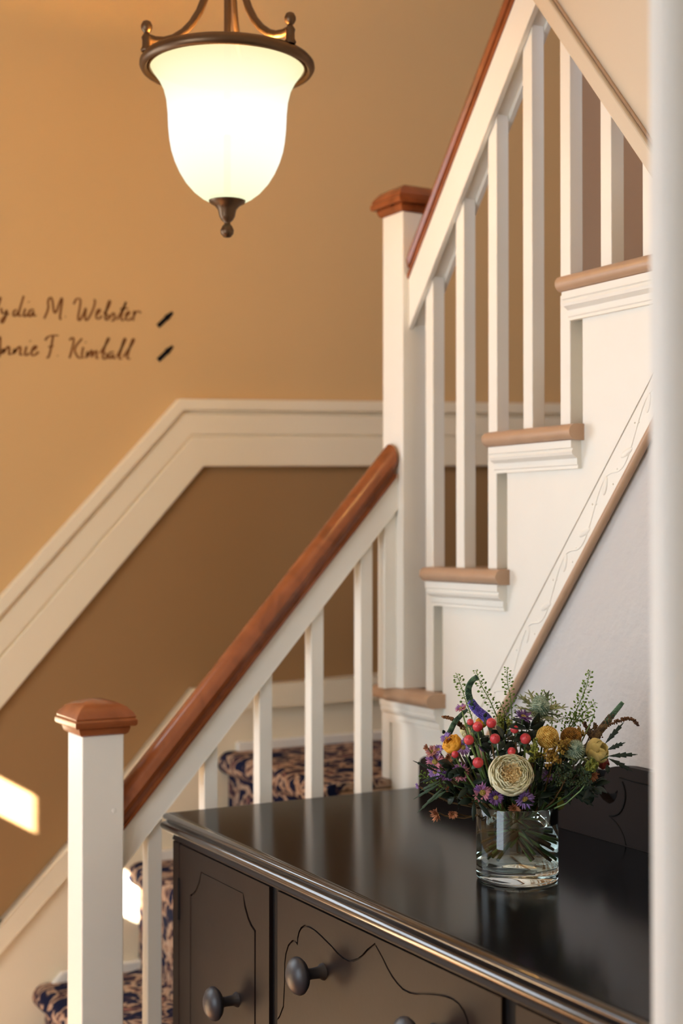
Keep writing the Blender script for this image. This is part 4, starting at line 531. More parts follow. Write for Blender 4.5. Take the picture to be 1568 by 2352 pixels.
# tread return wrapping behind the newel at the landing
b0 = MB().sweep([(a-.012, b) for a, b in noz], (XO, 2.301, 1.1372), (XO, 2.462, 1.1372), (1, 0, 0)).build('newel_nosing', M['tread'], st, smooth=50)
MB().box(XN-.004, XN+.03, 2.50, 2.53, .94, 1.11).build('corner_post', M['white'], st)
lower = MB(); poly = [(2.492, 0), (2.492, 1.109), (2.324, 1.109)]
poly = [(2.50, 0), (2.50, 1.109)]
for k in range(1, 8):
    yl = TT[k][2]+.013-.047
    poly += [(yl, TT[k-1][0]-.027), (yl, TT[k][0]-.027)]
poly += [(.92, TT[7][0]-.027), (.92, trimz(.92)), (2.161, trimz(2.161)), (2.30, .985), (2.30, 0)]
lower.prism(poly, 'x', XN, XN+.028)
lower.build('string_board', M['white'], st)
for k in range(1, 8):
    y1 = TT[k][2]+.026
    MB().box(XN, XN+.027, y1-.027, y1, TT[k-1][0], TT[k][0]-.027).build('riser_end', M['white'], st, bevel=.0015)
# sloping band with carved vine, bead below
tb = MB().prism([(.92, trimz(.92)-.0045), (2.30, trimz(2.30)-.0045), (2.30, trimz(2.30)-.079), (.92, trimz(.92)-.079)], 'x', XN-.001, XN+.02).build('carved_band', M['white'], st, bevel=.0012)
def bpt(t, off, x=XN-.001): # t metres along Y from 2.28 up the slope, off across
    y = 2.28-t; return (x, y-off*.77*.0, trimz(y)-.040+off)
vine = MB()
pts = [bpt(i*.006, .019*math.sin(i*.006*2*PI/.105), XN-.001) for i in range(226)]
vine.tube(pts, .0013, 8)
i = 0; tcur = .03
while tcur < 1.30:
    sg = 1 if i % 2 else -1
    c = Vector(bpt(tcur, -sg*.006)); q = Matrix.Rotation(math.radians(39+sg*26), 3, 'X').to_quaternion()
    vine.ball(c, .016, 14, 9, (.13, .34, 1.0), q)
    vine.ball(bpt(tcur+.02, sg*.016), .0018, 8, 5); vine.ball(bpt(tcur+.03, sg*.004), .0016, 8, 5)
    tcur += .0525; i += 1
vine.build('carved_vine', M['white'], tb, smooth=180)
MB().tube([(XN-.001, 2.30, trimz(2.30)-.085), (XN-.001, .92, trimz(.92)-.085)], .0075, 10).build('bead', M['tread'], st, smooth=60)
# lower flight
LT = [(.245, .762), (.480, .980), (.715, 1.194), (.943, 1.412)]
for k, (z, x) in enumerate(LT):
    zb = LT[k-1][0] if k else 0; xe = LT[k+1][1] if k < 3 else XR
    MB().box(x, x+.02, 2.44, YB-.018, zb-.0, z-.027).build('riser', M['trimw'], st)
    t = MB().box(x-.012, xe+.02, 2.43 if k < 3 else 2.53, YB-.018, z-.03, z-.014).build('tread', M['tread'], st, bevel=.004)
    MB().box(x, x+.216 if k < 3 else XN, 2.445, 2.465, 0, z-.03).build('string_board', M['white'], st)
MB().box(1.412, 1.55, 2.50, 2.54, .90, .928).build('landing_edge', M['tread'], st)

# carpets
def carpet_steps(name, segs, width_axis, a, b, parent=None):
    mb = MB(); mb.prism(segs, width_axis, a, b); return mb
def nosed(steps, th, dirn, end):
    """outline of a carpet of thickness th over steps (z, edge) ; dirn +1 means going up towards +axis"""
    top = []; 
    for k, (z, e) in enumerate(steps):
        zb = steps[k-1][0] if k else 0
        top += [(e-.012*dirn, zb+th)] if k == 0 else [(e-.012*dirn, zb+th+.012)]
        r = .026
        for i in range(9):
            a = -PI/2-PI*i/8
            top.append((e+dirn*(-.012+r*math.cos(a)*1.05), z-r+th*.2+r*math.sin(a)))
        nx = steps[k+1][1] if k < len(steps)-1 else end
        if k < len(steps)-1: top += [(nx-.03*dirn, z+.004), (nx-.014*dirn, z+.008)]
        else: top.append((nx, z+.004))
    bot = []
    for k in range(len(steps)-1, -1, -1):
        z, e = steps[k]; nx = steps[k+1][1] if k < len(steps)-1 else end
        bot += [(nx if k == len(steps)-1 else nx-.002*dirn, z-.012), (e-.002*dirn, z-.012)]
    bot += [(steps[0][1]-.002*dirn, .0)]
    top[0] = (steps[0][1]-.012*dirn, 0)
    return top+bot
o = nosed(LT, .014, 1, 2.38)
c = MB().prism(o, 'y', 2.50, YB-.02).build('stair_carpet', M['carpet'], smooth=40)
tag(c, 'navy and beige floral carpet on the lower flight and landing, seen through the balusters', 'carpet')
up = [(z, yf) for z, yn, yf in TT]
top = nosed([(z-.0, y) for z, y in up], .014, -1, 1.24)
top = [(y, max(z, .945)) for y, z in top]
c = MB().prism(top, 'x', 1.70, 2.26).build('stair_carpet', M['carpet'], smooth=40)
tag(c, 'dark navy floral carpet strip on the upper flight, a navy lump behind the balusters', 'carpet')

# ================================================================== NEWEL POSTS AND RAILS
def cap_prof(z, s=1.0, dome=.03):
    return [(.002, z), (.006, z+.003), (.009, z+.012), (.0075, z+.015), (.0165, z+.0155), (.0185, z+.019), (.0185, z+.026), (.0155, z+.029), (.0165, z+.032), (.0135, z+.038),
            (.004, z+.038+dome*.45), (-.010, z+.038+dome*.75), (-.026, z+.038+dome*.95), (-.036, z+.038+dome)]
def newel(x0, y0, z0, z1, label):
    t = thing('newel_post', (x0+.0385, y0+.0385, z0), label, 'newel post')
    MB().box(x0, x0+.077, y0, y0+.077, z0, z1).build('post', M['white'], t, bevel=.002)
    MB().rectloft(x0, x0+.077, y0, y0+.077, cap_prof(z1-.001, dome=.024)).build('cap', M['wood'], t, smooth=30)['label'] = 'varnished oak cap'
    return t
n1 = newel(.846, 2.415, 0, 1.090, 'square cream newel post with domed oak cap at the foot, left of the sideboard')
MB().ball((.905, 2.4150, .955), .0045, 14, 8, (1, .16, 1)).build('screw_plug', M['white'], n1, smooth=180)
newel(1.506, 2.415, 1.137, 2.086, 'tall square cream newel post with oak cap at the turn of the stairs')
# lower rail
rl = thing('stair_railing', (1.2, 2.45, .48), 'lower oak handrail with cream balusters between the two newel posts', 'railing')
S1 = 1.096
def lz(x): return .913+(x-.987)*1.12
yc = 2.4535
hr = [(-.029, .078), (-.020, .078), (-.019, .088), (-.027, .094), (-.030, .106), (-.027, .120), (-.018, .132), (-.006, .138), (.006, .138), (.018, .132), (.027, .120), (.030, .106), (.027, .094), (.019, .088), (.020, .078), (.029, .078), (.028, .070), (-.028, .070)]
xa, xb = .923, 1.506
MB().sweep(hr, (xa, yc, lz(xa)), (xb-.008, yc, lz(xb-.008)), (0, 1, 0)).build('handrail', M['wood'], rl, smooth=35)['label'] = 'varnished oak handrail'
MB().sweep([(-.020, 0), (-.020, .0695), (.020, .0695), (.020, 0), (.0145, 0), (.0145, .006), (-.0145, .006), (-.0145, 0)], (xa, yc, lz(xa)), (xb, yc, lz(xb)), (0, 1, 0)).build('subrail', M['white'], rl, bevel=.001)
for x in (.979, 1.090, 1.203, 1.314, 1.424, 1.479):
    zb = .466 if x < 1.16 else (.70 if x < 1.39 else (.93 if x < 1.45 else 1.137))
    b = .027
    v = MB(); v.prism([(x, zb), (x+b, zb), (x+b, lz(x+b)+.004), (x, lz(x)+.004)], 'y', yc-.0135, yc+.0135)
    v.build('baluster', M['white'], rl, bevel=.0012)
# upper rail
ru = thing('stair_railing', (1.545, 2.1, 1.38), 'upper oak handrail with cream balusters climbing towards the top right', 'railing')
def uz(y): return 1.848+(2.417-y)*1.245
xc = XN+.0135
MB().sweep([(a, b+.030) for a, b in hr], (xc, 2.415, uz(2.415)), (xc, 1.05, uz(1.05)), (1, 0, 0)).build('handrail', M['wood'], ru, smooth=35)['label'] = 'varnished oak handrail'
MB().sweep([(-.025, 0), (-.025, .102), (.025, .102), (.025, 0), (.0145, 0), (.0145, .010), (-.0145, .010), (-.0145, 0)], (xc, 2.415, uz(2.415)), (xc, 1.05, uz(1.05)), (1, 0, 0)).build('subrail', M['white'], ru, bevel=.001)
for i in range(10):
    yf = 2.371-.106*i; zb = TT[1+i//2][0] if i//2 < 5 else TT[5][0]
    MB().prism([(yf-.027, zb-.001), (yf, zb-.001), (yf, uz(yf)+.008), (yf-.027, uz(yf-.027)+.008)], 'x', XN, XN+.027).build('baluster', M['white'], ru, bevel=.0012)

# ================================================================== WALL LETTERING
def ribbon(path, r, y=YB-.0005):
    # dense smooth the polyline, then a flat ribbon on the wall
    P = [Vector((a, 0, b)) for a, b in path]
    for _ in range(2):
        if len(P) < 3: break
        Q = [P[0]]
        for a, b in zip(P, P[1:]): Q += [a*.75+b*.25, a*.25+b*.75]
        Q.append(P[-1]); P = Q
    return P
def strokes(mb, path, r):
    P = ribbon(path, r); n = len(mb.v)
    for i, p in enumerate(P):
        t = (P[min(i+1, len(P)-1)]-P[max(i-1, 0)]).normalized(); nrm = Vector((-t.z, 0, t.x))
        w = r*(1.25 if abs(t.z) > .6 else .8)
        for s in (1, -1): mb.v.append(tuple(Vector((p.x, YB-.0008, p.z))+nrm*w*s))
    for i in range(len(P)-1): mb.f.append((n+2*i, n+2*i+1, n+2*i+3, n+2*i+2))
for line, lab in zip(TEXT, ('brown handwritten name ending in Webster on the tan wall, upper line', 'brown handwritten name ending in Kimball on the tan wall, lower line')):
    t = thing('wall_lettering', (line[5][0][0], YB-.0008, line[5][0][1]), lab.replace(' ending in Webster', ' script').replace(' ending in Kimball', ' script'), 'lettering')
    for s in line:
        mb = MB(); strokes(mb, s, .0019 if len(s) > 2 else .0021); mb.build('letter_stroke', M['ink'], t)
for (a, b), lab in zip(ARROWS, ('short thick black slanting arrow right of the upper lettering line', 'short thick black slanting arrow right of the lower lettering line')):
    A = Vector((a[0], 0, a[1])); B = Vector((b[0], 0, b[1])); d = (B-A).normalized(); n = Vector((-d.z, 0, d.x)); w = .0052
    P = [A+n*w, A+d*(B-A).length*.55+n*w, A+d*(B-A).length*.6+n*w*1.35, B+n*w*.5, B-n*w*.6, A+d*(B-A).length*.6-n*w*1.3, A+d*(B-A).length*.55-n*w, A-n*w]
    tag(MB().prism([(p.x, p.z) for p in P], 'y', YB-.002, YB-.0003).build('wall_arrow', M['black'], bevel=.0005), lab, 'arrow')

# ================================================================== PENDANT LAMP
LC = Vector((1.0525, 2.2634, 2.257))
lp = thing('pendant_lamp', tuple(LC), 'lit frosted bell glass pendant lamp with bronze ring and arms', 'pendant lamp')
def lathe_at(mb, prof, n=48): return mb.lathe([(r, z) for r, z in prof], tuple(LC), n)
gp = [(.133, .004), (.134, -.001), (.130, -.008), (.119, -.023), (.1105, -.040), (.1055, -.060), (.103, -.085), (.102, -.110), (.100, -.130), (.097, -.147), (.091, -.166), (.083, -.184), (.072, -.202), (.058, -.218), (.044, -.229), (.033, -.235)]
gs = MB(); gs.lathe(gp, tuple(LC), 64)
gs.f = [f for f in gs.f if len(f) == 4]
gs.build('glass_shade', M['shade'], lp, smooth=180)
def ring(prof, n=64):
    return MB().lathe(prof, tuple(LC), n, closed=True)
ring([(.132, .004), (.134, .010), (.140, .0125), (.146, .0105), (.1515, .004), (.152, -.002), (.1485, -.008), (.143, -.0095), (.139, -.005), (.1375, -.003), (.1365, -.006), (.134, -.006), (.1325, 0)]).build('ring', M['bronze'], lp, smooth=60)
rt, tw = Vector((.8704, -.4924, 0)), Vector((-.4924, -.8704, 0))
for k, a in enumerate((38, 160, 281)):
    a = math.radians(a); d = rt*math.cos(a)+tw*math.sin(a); base = LC+d*.1425+Vector((0, 0, .010))
    fin = MB(); fin.lathe([(.009, 0), (.0105, .003), (.008, .008), (.0075, .018), (.009, .024), (.006, .029), (.0045, .032), (.0075, .035), (.0098, .040), (.0098, .045), (.007, .051), (.002, .0535), (0, .054)], tuple(base), 14)
    fin.build('finial', M['bronze'], lp, smooth=60)
    path = [(.1420, .034), (.128, .031), (.112, .032), (.096, .038), (.078, .051), (.063, .068), (.050, .090), (.040, .116), (.033, .150), (.028, .185), (.020, .215), (.010, .232)]
    arm = MB(); arm.tube([tuple(LC+d*r+Vector((0, 0, z))) for r, z in path], .0070, 10); arm.build('arm', M['bronze'], lp, smooth=60)
MB().tube([tuple(LC+Vector((0, 0, -.22))), tuple(LC+Vector((0, 0, 1.10)))], .0062, 12).build('stem', M['bronze'], lp, smooth=60)
MB().lathe([(.0, 1.143), (.055, 1.143), (.060, 1.12), (.045, 1.10), (.012, 1.09), (0, 1.09)], tuple(LC), 32).build('ceiling_canopy', M['bronze'], lp, smooth=60)
MB().lathe([(.0, -.226), (.031, -.2285), (.0325, -.233), (.0305, -.238), (.022, -.2425), (.016, -.250), (.0135, -.262), (.010, -.268), (.0055, -.272), (.0055, -.275), (.0090, -.279), (.0118, -.286), (.0108, -.292), (.006, -.2975), (0, -.2985)], tuple(LC), 24).build('bottom_finial', M['bronze'], lp, smooth=60)
MB().ball(tuple(LC+Vector((0, .0, -.09))), .03, 16, 10).build('bulb', M['bulb'], lp, smooth=180)
light('lamp_bulb_light', 'POINT', tuple(LC+Vector((0, 0, -.09))), LAMP_E, LAMP_COL, shadow_soft_size=.045)

# ================================================================== SIDEBOARD
sb = thing('sideboard', (1.26, 1.66, 0), 'dark espresso sideboard with beaded top, carved fronts and round knobs', 'sideboard')
XF = .995; YA, YZ = .967, 2.353
t0 = [(-.006, .917), (.000, .919), (.0045, .9225), (.0065, .927), (.0055, .9315), (.001, .9350), (-.0025, .9362), (-.002, .9375), (.0015, .9395), (.0028, .9430), (.0015, .9470), (-.0020, .9495), (-.006, .950)]
MB().rectloft(.985, 1.518, .945, 2.377, [(-.012, .918), (-.003, .9195), (-.003, .948), (-.0045, .9498), (-.012, .950)]).build('top', M['darktop'], sb, smooth=50)
MB().rectloft(.985, 1.518, .945, 2.377, t0[:-2]+[(-.0025, .9497), (-.0045, .94985)], cap=False).build('edge_moulding', M['darkbead'], sb, smooth=50)
MB().box(XF+.004, 1.515, YA, YZ, .14, .917).build('body', M['dark'], sb)
MB().rectloft(XF+.003, 1.51, YA+.003, YZ-.003, [(.0, .9055), (.0060, .9060), (.0066, .9085), (.0058, .9105), (.0045, .917)]).build('under_moulding', M['dark'], sb, smooth=60)
for x in (1.03, 1.47):
    for y in (1.0, 2.31): MB().rectloft(x-.02, x+.02, y-.02, y+.02, [(-.004, 0), (.004, .05), (.01, .14)]).build('leg', M['dark'], sb, smooth=30)
def offs(path, d):
    P = [Vector(p) for p in path]; o = []
    for i, p in enumerate(P):
        a = (p-P[i-1]).normalized() if i else None; b = (P[i+1]-p).normalized() if i < len(P)-1 else None
        t = ((a or b)+(b or a)); t = t.normalized() if t.length > 1e-4 else (a or b)
        n = Vector((-t.y, t.x)); c = 1.0
        if a and b: c = max(.45, n.dot(Vector((-a.y, a.x))))
        o.append(tuple(p+n*d/c))
    return o
def door(yl, yr, z0, z1, knob_y, knob_z, hinge_y, mirror=False):
    """yl > yr ; carved line panel with concave top corners"""
    d = MB().box(XF-.001, XF+.006, yr, yl, z0, z1).build('door', M['dark'], sb)
    c = (yl+yr)/2; hw = (2.284-2.032)/2
    cl = [(-.045+0, .0), (-.0365, -.018), (-.0245, -.034), (-.0135, -.0425), (0, -.048)]
    zt = z1-.0305; zb = z0+.035
    # corner curve, from the top line down and out to the side
    L = [(c+hw+a, zt+b) for a, b in cl]
    loopL = [(c, zt)]+L+[(c+hw, zb)]+[(c, zb)]
    def half(loop, sgn):
        inn = offs(loop, .0014*sgn); out = offs(loop, -.0014*sgn)
        return inn, out
    inner = [(c+hw-.0013 if y > c+hw-1e-4 else y-.001, z-.0012) for y, z in L]
    left_out = [(min(y+.0012, c+hw+.0014), z+.0014) for y, z in L]
    ip = inner+[(c+hw-.0013, zb+.0013)]
    ip = ip+[(2*c-y, z) for y, z in ip[::-1]]
    MB().prism(ip, 'x', XF-.0045, XF-.0005).build('raised_field', M['dark'], d, bevel=.0012)
    for s in (1, -1):
        q = [(c, z1), (yl, z1), (yl, z0), (c, z0), (c, zb-.0014), (c+hw+.0014, zb-.0014)]+left_out[::-1]+[(c, zt+.0014)]
        q = [(c+s*(y-c), z) for y, z in q]
        MB().prism(q, 'x', XF-.0045, XF-.0005).build('door_frame', M['dark'], d)
    knob(knob_y, knob_z, d)
    for hz in (z1-.095, z0+.09):
        h = MB().tube([(XF-.0045, hinge_y, hz-.033), (XF-.0045, hinge_y, hz+.033)], .0030, 8)
        h.ball((XF-.0045, hinge_y, hz+.034), .0034, 8, 5).ball((XF-.0045, hinge_y, hz-.034), .0034, 8, 5)
        h.build('hinge', M['shade_hinge'], d, smooth=60)
    return d
def knob(y, z, parent):
    k = MB(); k.lathe([(0, -.0005), (.0125, 0), (.0115, .004), (.0085, .008), (.0078, .022), (.0085, .026), (.0100, .029), (.0215, .034), (.0262, .039), (.0268, .043), (.0245, .048), (.0170, .0535), (.0085, .056), (0, .0568)], (XF-.003, y, z), 28, axis=(-1, 0, 0))
    k.build('knob', M['knob'], parent, smooth=50)
door(2.3225, 1.9755, .25, .904, 2.090, .700, 2.3240)
door(1.3445, .9975, .25, .904, 1.230, .700, .9960)
CT = [(1.9505, .7080), (1.9395, .7180), (1.9275, .7355), (1.9235, .7716), (1.9230, .8015), (1.9190, .8170), (1.9110, .8310), (1.8985, .8403), (1.8890, .8425), (1.8826, .8400), (1.8812, .8494), (1.8770, .8590), (1.8703, .8664), (1.8600, .8720), (1.8474, .8740), (1.8310, .8735), (1.8144, .8706), (1.7960, .8665), (1.7774, .8619), (1.7620, .8572), (1.7468, .8545), (1.7310, .8545), (1.7167, .8585), (1.7040, .8640), (1.6925, .8715), (1.6800, .8820), (1.6600, .8950)]
CT = CT+[(3.32-y, z) for y, z in CT[::-1][1:]]
CT[0] = (1.9475, .7095); CT[-1] = (1.3725, .7095)
dr = MB().box(XF-.001, XF+.006, 1.3725, 1.9475, .60, .904).build('drawer', M['dark'], sb)
up_, dn = offs(CT, -.0014), offs(CT, .0014)
up_[0] = (1.9475, CT[0][1]+.0014); dn[0] = (1.9475, CT[0][1]-.0014); up_[-1] = (1.3725, CT[0][1]+.0014); dn[-1] = (1.3725, CT[0][1]-.0014)
if up_[13][1] < dn[13][1]: up_, dn = dn, up_; up_[0], dn[0] = (1.9475, .7109), (1.9475, .7081); up_[-1], dn[-1] = (1.3725, .7109), (1.3725, .7081)
MB().prism([(1.9475, .904)]+up_+[(1.3725, .904)], 'x', XF-.0045, XF-.0005).build('drawer_face', M['dark'], dr, bevel=.0008)
MB().prism(dn+[(1.3725, .60), (1.9475, .60)], 'x', XF-.0045, XF-.0005).build('drawer_face', M['dark'], dr, bevel=.0008)
knob(1.804, .820, dr); knob(1.516, .820, dr)
for z0, z1 in ((.43, .592), (.25, .422)):
    d2 = MB().box(XF-.0045, XF+.006, 1.3725, 1.9475, z0, z1).build('drawer', M['dark'], sb, bevel=.002)
    knob(1.804, (z0+z1)/2, d2); knob(1.516, (z0+z1)/2, d2)
for y in (2.3255, .9675): MB().box(XF-.0045, XF+.004, y, y+.027, .14, .905).build('stile', M['dark'], sb, bevel=.001)
for y in (1.9485, 1.3455): MB().box(XF+.0015, XF+.0055, y, y+.026, .25, .905).build('stile_shade', M['shade_hinge'], sb)  # black strip painting the shade of the gap between the fronts
# backboard with scroll cut-outs
hb = [(2.372, .950), (2.372, .995), (2.366, 1.006), (2.352, 1.0125), (2.30, 1.014), (2.15, 1.020), (2.02, 1.034), (1.93, 1.052), (1.878, 1.060), (1.858, 1.060), (1.8495, 1.052), (1.842, 1.036), (1.832, 1.0235), (1.8185, 1.0145), (1.8040, 1.0105), (1.7940, 1.0155), (1.7865, 1.0250), (1.7845, 1.0345), (1.7915, 1.0298), (1.8034, 1.0268), (1.8125, 1.0300), (1.8177, 1.0378), (1.8185, 1.0496), (1.8138, 1.0610), (1.8048, 1.0682), (1.7883, 1.0725), (1.7590, 1.0750)]
hb = hb+[(3.32-y, z) for y, z in hb[::-1]]
bkb = MB().prism(hb, 'x', 1.5155, 1.5335).build('backboard', M['dark'], sb, bevel=.0012)
MB().prism([(1.90, .99), (1.90, 1.052), (1.80, 1.062), (1.76, 1.062), (1.76, .99)], 'x', 1.5337, 1.5385).build('shade_backing', M['shade_hinge'], bkb)  # dark sheet added to paint the shade inside the scroll cut-out
MB().prism([(3.32-1.90, .99), (3.32-1.90, 1.052), (3.32-1.80, 1.062), (3.32-1.76, 1.062), (3.32-1.76, .99)], 'x', 1.5337, 1.5385).build('shade_backing', M['shade_hinge'], bkb)
def groove_shade(path, r=.0012):
    g = MB(); g.tube([(1.5152, y, z) for y, z in path], r, 6); g.build('carved_shade', M['shade_hinge'], bkb, smooth=180)  # raised black tube painting the shade of a carved line
for s in (0, 1):
    m_ = (lambda y: 3.32-y) if s else (lambda y: y)
    groove_shade([(m_(1.7790), 1.0560), (m_(1.74), 1.0545), (1.66, 1.054)])
    groove_shade([(m_(a), b) for a, b in [(1.7730, 1.0500), (1.7680, 1.0430), (1.7655, 1.0352), (1.7652, 1.0265), (1.7670, 1.0186), (1.7705, 1.0105), (1.7753, 1.0036), (1.7815, .9980), (1.7885, .9945), (1.7960, .9920), (1.8036, .9905)]], .0016)
    groove_shade([(m_(a), b) for a, b in [(1.8000, .9890), (1.7880, .9835), (1.7770, .9745), (1.7690, .9640), (1.7640, .9510)]], .0008)

# ================================================================== VASE
VX, VY, VZ = 1.237, 1.675, .9502
vs = thing('glass_vase', (VX, VY, VZ), 'clear round glass cylinder vase with thick base on the dark sideboard', 'vase')
ro, ri, H = .0586, .0558, .107
vp = [(0, .0), (ro-.007, 0), (ro-.003, .0008), (ro-.0008, .003), (ro, .007), (ro, H-.0015), (ro-.0008, H), (ri+.0006, H), (ri, H-.0015), (ri, .024), (ri-.003, .0200), (ri-.010, .0185), (0, .0180)]
MB().lathe(vp, (VX, VY, VZ), 96).build('glass', M['glass'], vs, smooth=60)
rw = ri+.0006
wp = [(0, .0184), (ri-.0100, .0189), (ri-.0028, .0204), (rw, .0245), (rw, .0820), (rw-.001, .0826), (ri-.003, .0812), (0, .0810)]
wp = [(0, .0176), (ri-.0100, .0181), (ri-.0026, .0197), (rw, .0242), (rw, .0826), (ri-.0012, .0815), (ri-.004, .0810), (0, .0810)]
MB().lathe(wp, (VX, VY, VZ), 96).build('water', M['water'], vs, smooth=60)

# ================================================================== FLOWERS
rnd = random.Random(11)
MOUTH = Vector((VX, VY, VZ+.098))
def stem_path(head, back=None):
    h = Vector(head); rel = Vector((h.x-VX, h.y-VY, 0)); L = rel.length
    a = math.atan2(rel.y, rel.x)+rnd.uniform(-.5, .5); rm = min(.036, L*.35)+rnd.uniform(0, .010)
    m = Vector((VX+rm*math.cos(a), VY+rm*math.sin(a), VZ+.098))
    mid0 = Vector((VX+rm*.3*math.cos(a), VY+rm*.3*math.sin(a), VZ+.066))
    b = a+PI+rnd.uniform(-.8, .8); rb = rnd.uniform(.008, .050); bt = Vector((VX+rb*math.cos(b), VY+rb*math.sin(b), VZ+rnd.uniform(.0235, .062)))
    k = h*.55+m*.45+Vector((0, 0, -.008))
    P = [h, h*.8+k*.2+Vector((0, 0, -.002)), k, m, mid0, bt]
    return [tuple(p) for p in P]
def add_stem(root, head, r=.0016, m='stem', n=6):
    MB().tube(stem_path(head), [r*.9, r*.95, r*1.1, r*1.35, r*1.5, r*1.6], n).build('stem', M[m if m != 'stem' else rnd.choice(['stem', 'stem', 'stem3', 'stem2'])], root, smooth=60)
def basis(n):
    return Vector((0, 0, 1)).rotation_difference(Vector(n).normalized())
def leaf_mesh(mb, a, b, w, style='broad', up=None, curl=.12):
    a = Vector(a); b = Vector(b); ax = b-a; L = ax.length; t = ax/L
    up = up or Vector((rnd.uniform(-.5, .1), rnd.uniform(-1, -.3), rnd.uniform(.1, .9)))
    s = t.cross(up); s = s.normalized() if s.length > 1e-3 else t.orthogonal(); nrm = s.cross(t).normalized()
    K = 9 if style == 'tooth' else 6
    rows = []
    for i in range(K+1):
        u = i/K
        wd_ = {'broad': math.sin(PI*min(1, u*.93+.05))**.8, 'plain': math.sin(PI*(u*.94+.03))**.9, 'pale': math.sin(PI*(u*.9+.06))**.7,
               'tooth': (math.sin(PI*(u*.93+.04))**.9)*(1.0 if i % 2 else .55)}[style]*w*.5
        back = -.04*L if style == 'tooth' and i % 2 == 0 else 0
        c = a+ax*u+nrm*(curl*L*(math.sin(PI*u)-.6*u))
        rows.append([c-s*wd_+t*(.10*L if style == 'tooth' and i % 2 else 0)+nrm*wd_*.25, c, c+s*wd_+t*(.10*L if style == 'tooth' and i % 2 else 0)+nrm*wd_*.25])
    mb.grid(rows)
def petal_strip(mb, c, q, ang, r0, r1, w, lift, droop, kk=4):
    rows = []
    for i in range(kk+1):
        u = i/kk; r = r0+(r1-r0)*u; z = lift*u-droop*u*u
        ww = w*(.55+.6*math.sin(PI*min(1, u*.9))) * (0.35 if i == kk else 1)
        rows.append([c+q@Vector((r*math.cos(ang)-s*ww*math.sin(ang), r*math.sin(ang)+s*ww*math.cos(ang), z+(abs(s)*.10*ww))) for s in (-1, 0, 1)])
    mb.grid(rows)
def fib(n, i): 
    z = 1-2*(i+.5)/n; a = i*2.399963; s = math.sqrt(1-z*z); return Vector((s*math.cos(a), s*math.sin(a), z))
def cupped(mb, c, q, a0, aw, R0, R1, zb, zt, curl, k=7, m=6, ripple=.0):
    rows = []
    for i in range(m+1):
        u = i/m; rr = R0+(R1-R0)*math.sin(u*PI/2)**.8; z = zb+(zt-zb)*(u**1.15)
        if u > .8: rr += curl*(u-.8)/.2; z -= abs(curl)*.35*(u-.8)/.2
        row = []
        for j in range(k+1):
            v = j/k*2-1; a = a0+v*aw*(.35+.65*math.sin(PI*min(1, .25+u*.55)))
            zz = z-(zt-zb)*.13*(v*v)*u; rj = rr*(1+ripple*math.sin(v*6+a0*3)*u*u)
            row.append(c+q@Vector((rj*math.cos(a), rj*math.sin(a), zz)))
        rows.append(row)
    mb.grid(rows)
def rose(F):
    t = thing('garden_rose' if F['kind'] == 'garden_rose' else 'rose_bloom', F['p'], F['label'], 'flower'); c = Vector(F['p']); q = basis(F['n']); R = F['r']
    if F['kind'] == 'garden_rose':
        rings = [(5, 1.0, -.95, .22, -.10, 'cream', .02), (5, .95, -.9, .34, -.08, 'cream', .02), (6, .86, -.8, .40, -.05, 'cream', .03), (6, .78, -.7, .43, -.05, 'cream', .04), (6, .70, -.6, .43, -.04, 'cream', .05), (7, .61, -.5, .42, -.04, 'cream', .07),
                 (7, .52, -.4, .40, -.03, 'cream', .09), (7, .43, -.35, .37, -.03, 'peach', .12), (6, .34, -.3, .33, -.03, 'peach', .15), (6, .25, -.3, .29, -.03, 'peach', .2), (5, .16, -.3, .25, -.02, 'peach', .25), (3, .08, -.3, .2, -.01, 'peach', .2)]
        for ri_, (cnt, rr, zb, zt, curl, mm, rp) in enumerate(rings):
            for j in range(cnt):
                mb = MB(); a0 = 2*PI*j/cnt+ri_*1.1+rnd.uniform(-.25, .25); w = PI/cnt*rnd.uniform(1.15, 1.5)
                f = 1+rnd.uniform(-.05, .05); off = q@Vector((rnd.uniform(-.03, .03)*R, rnd.uniform(-.03, .03)*R, 0))
                cupped(mb, c+off-q@Vector((0, 0, R*.12)), q, a0, w, R*rr*.42, R*rr*f, R*zb*.75, R*(zt+rnd.uniform(-.06, .06)), R*curl, k=10, ripple=rp)
                mb.build('petal', M[mm], t, smooth=180, solid=.0005)
        for nm, rr, zz, mm in (('heart', .90, .06, 'cream'), ('heart', .42, .06, 'peach')):
            MB().lathe([(0, (zz+.02)*R), (rr*.5*R, (zz+.06)*R), (rr*.85*R, zz*R), (rr*R, -.1*R)], tuple(c-q@Vector((0, 0, R*.12))), 24, axis=F['n']).build(nm, M[mm], t, smooth=180)
    else:
        mm = F['tone']
        for ri_, (cnt, rr, zt) in enumerate([(5, 1.0, .55), (5, .86, .72), (4, .66, .82), (3, .42, .9)]):
            for j in range(cnt):
                mb = MB(); a0 = 2*PI*j/cnt+ri_*.7+rnd.uniform(-.2, .2)
                cupped(mb, c-q@Vector((0, 0, R*.15)), q, a0, PI/cnt*1.4, R*.25, R*rr, -R*.8, R*zt, -R*.28 if rr > .5 else -R*.1, ripple=.05)
                mb.build('petal', M[mm], t, smooth=180, solid=.0006)
    MB().lathe([(0, -R*1.0), (R*.25, -R*.95), (R*.32, -R*.75), (R*.2, -R*.6)], tuple(c), 10, axis=F['n']).build('calyx', M['leafd'], t, smooth=180)
    add_stem(t, c-q@Vector((0, 0, R*.95)), .0024 if F['kind'] == 'garden_rose' else .0018)
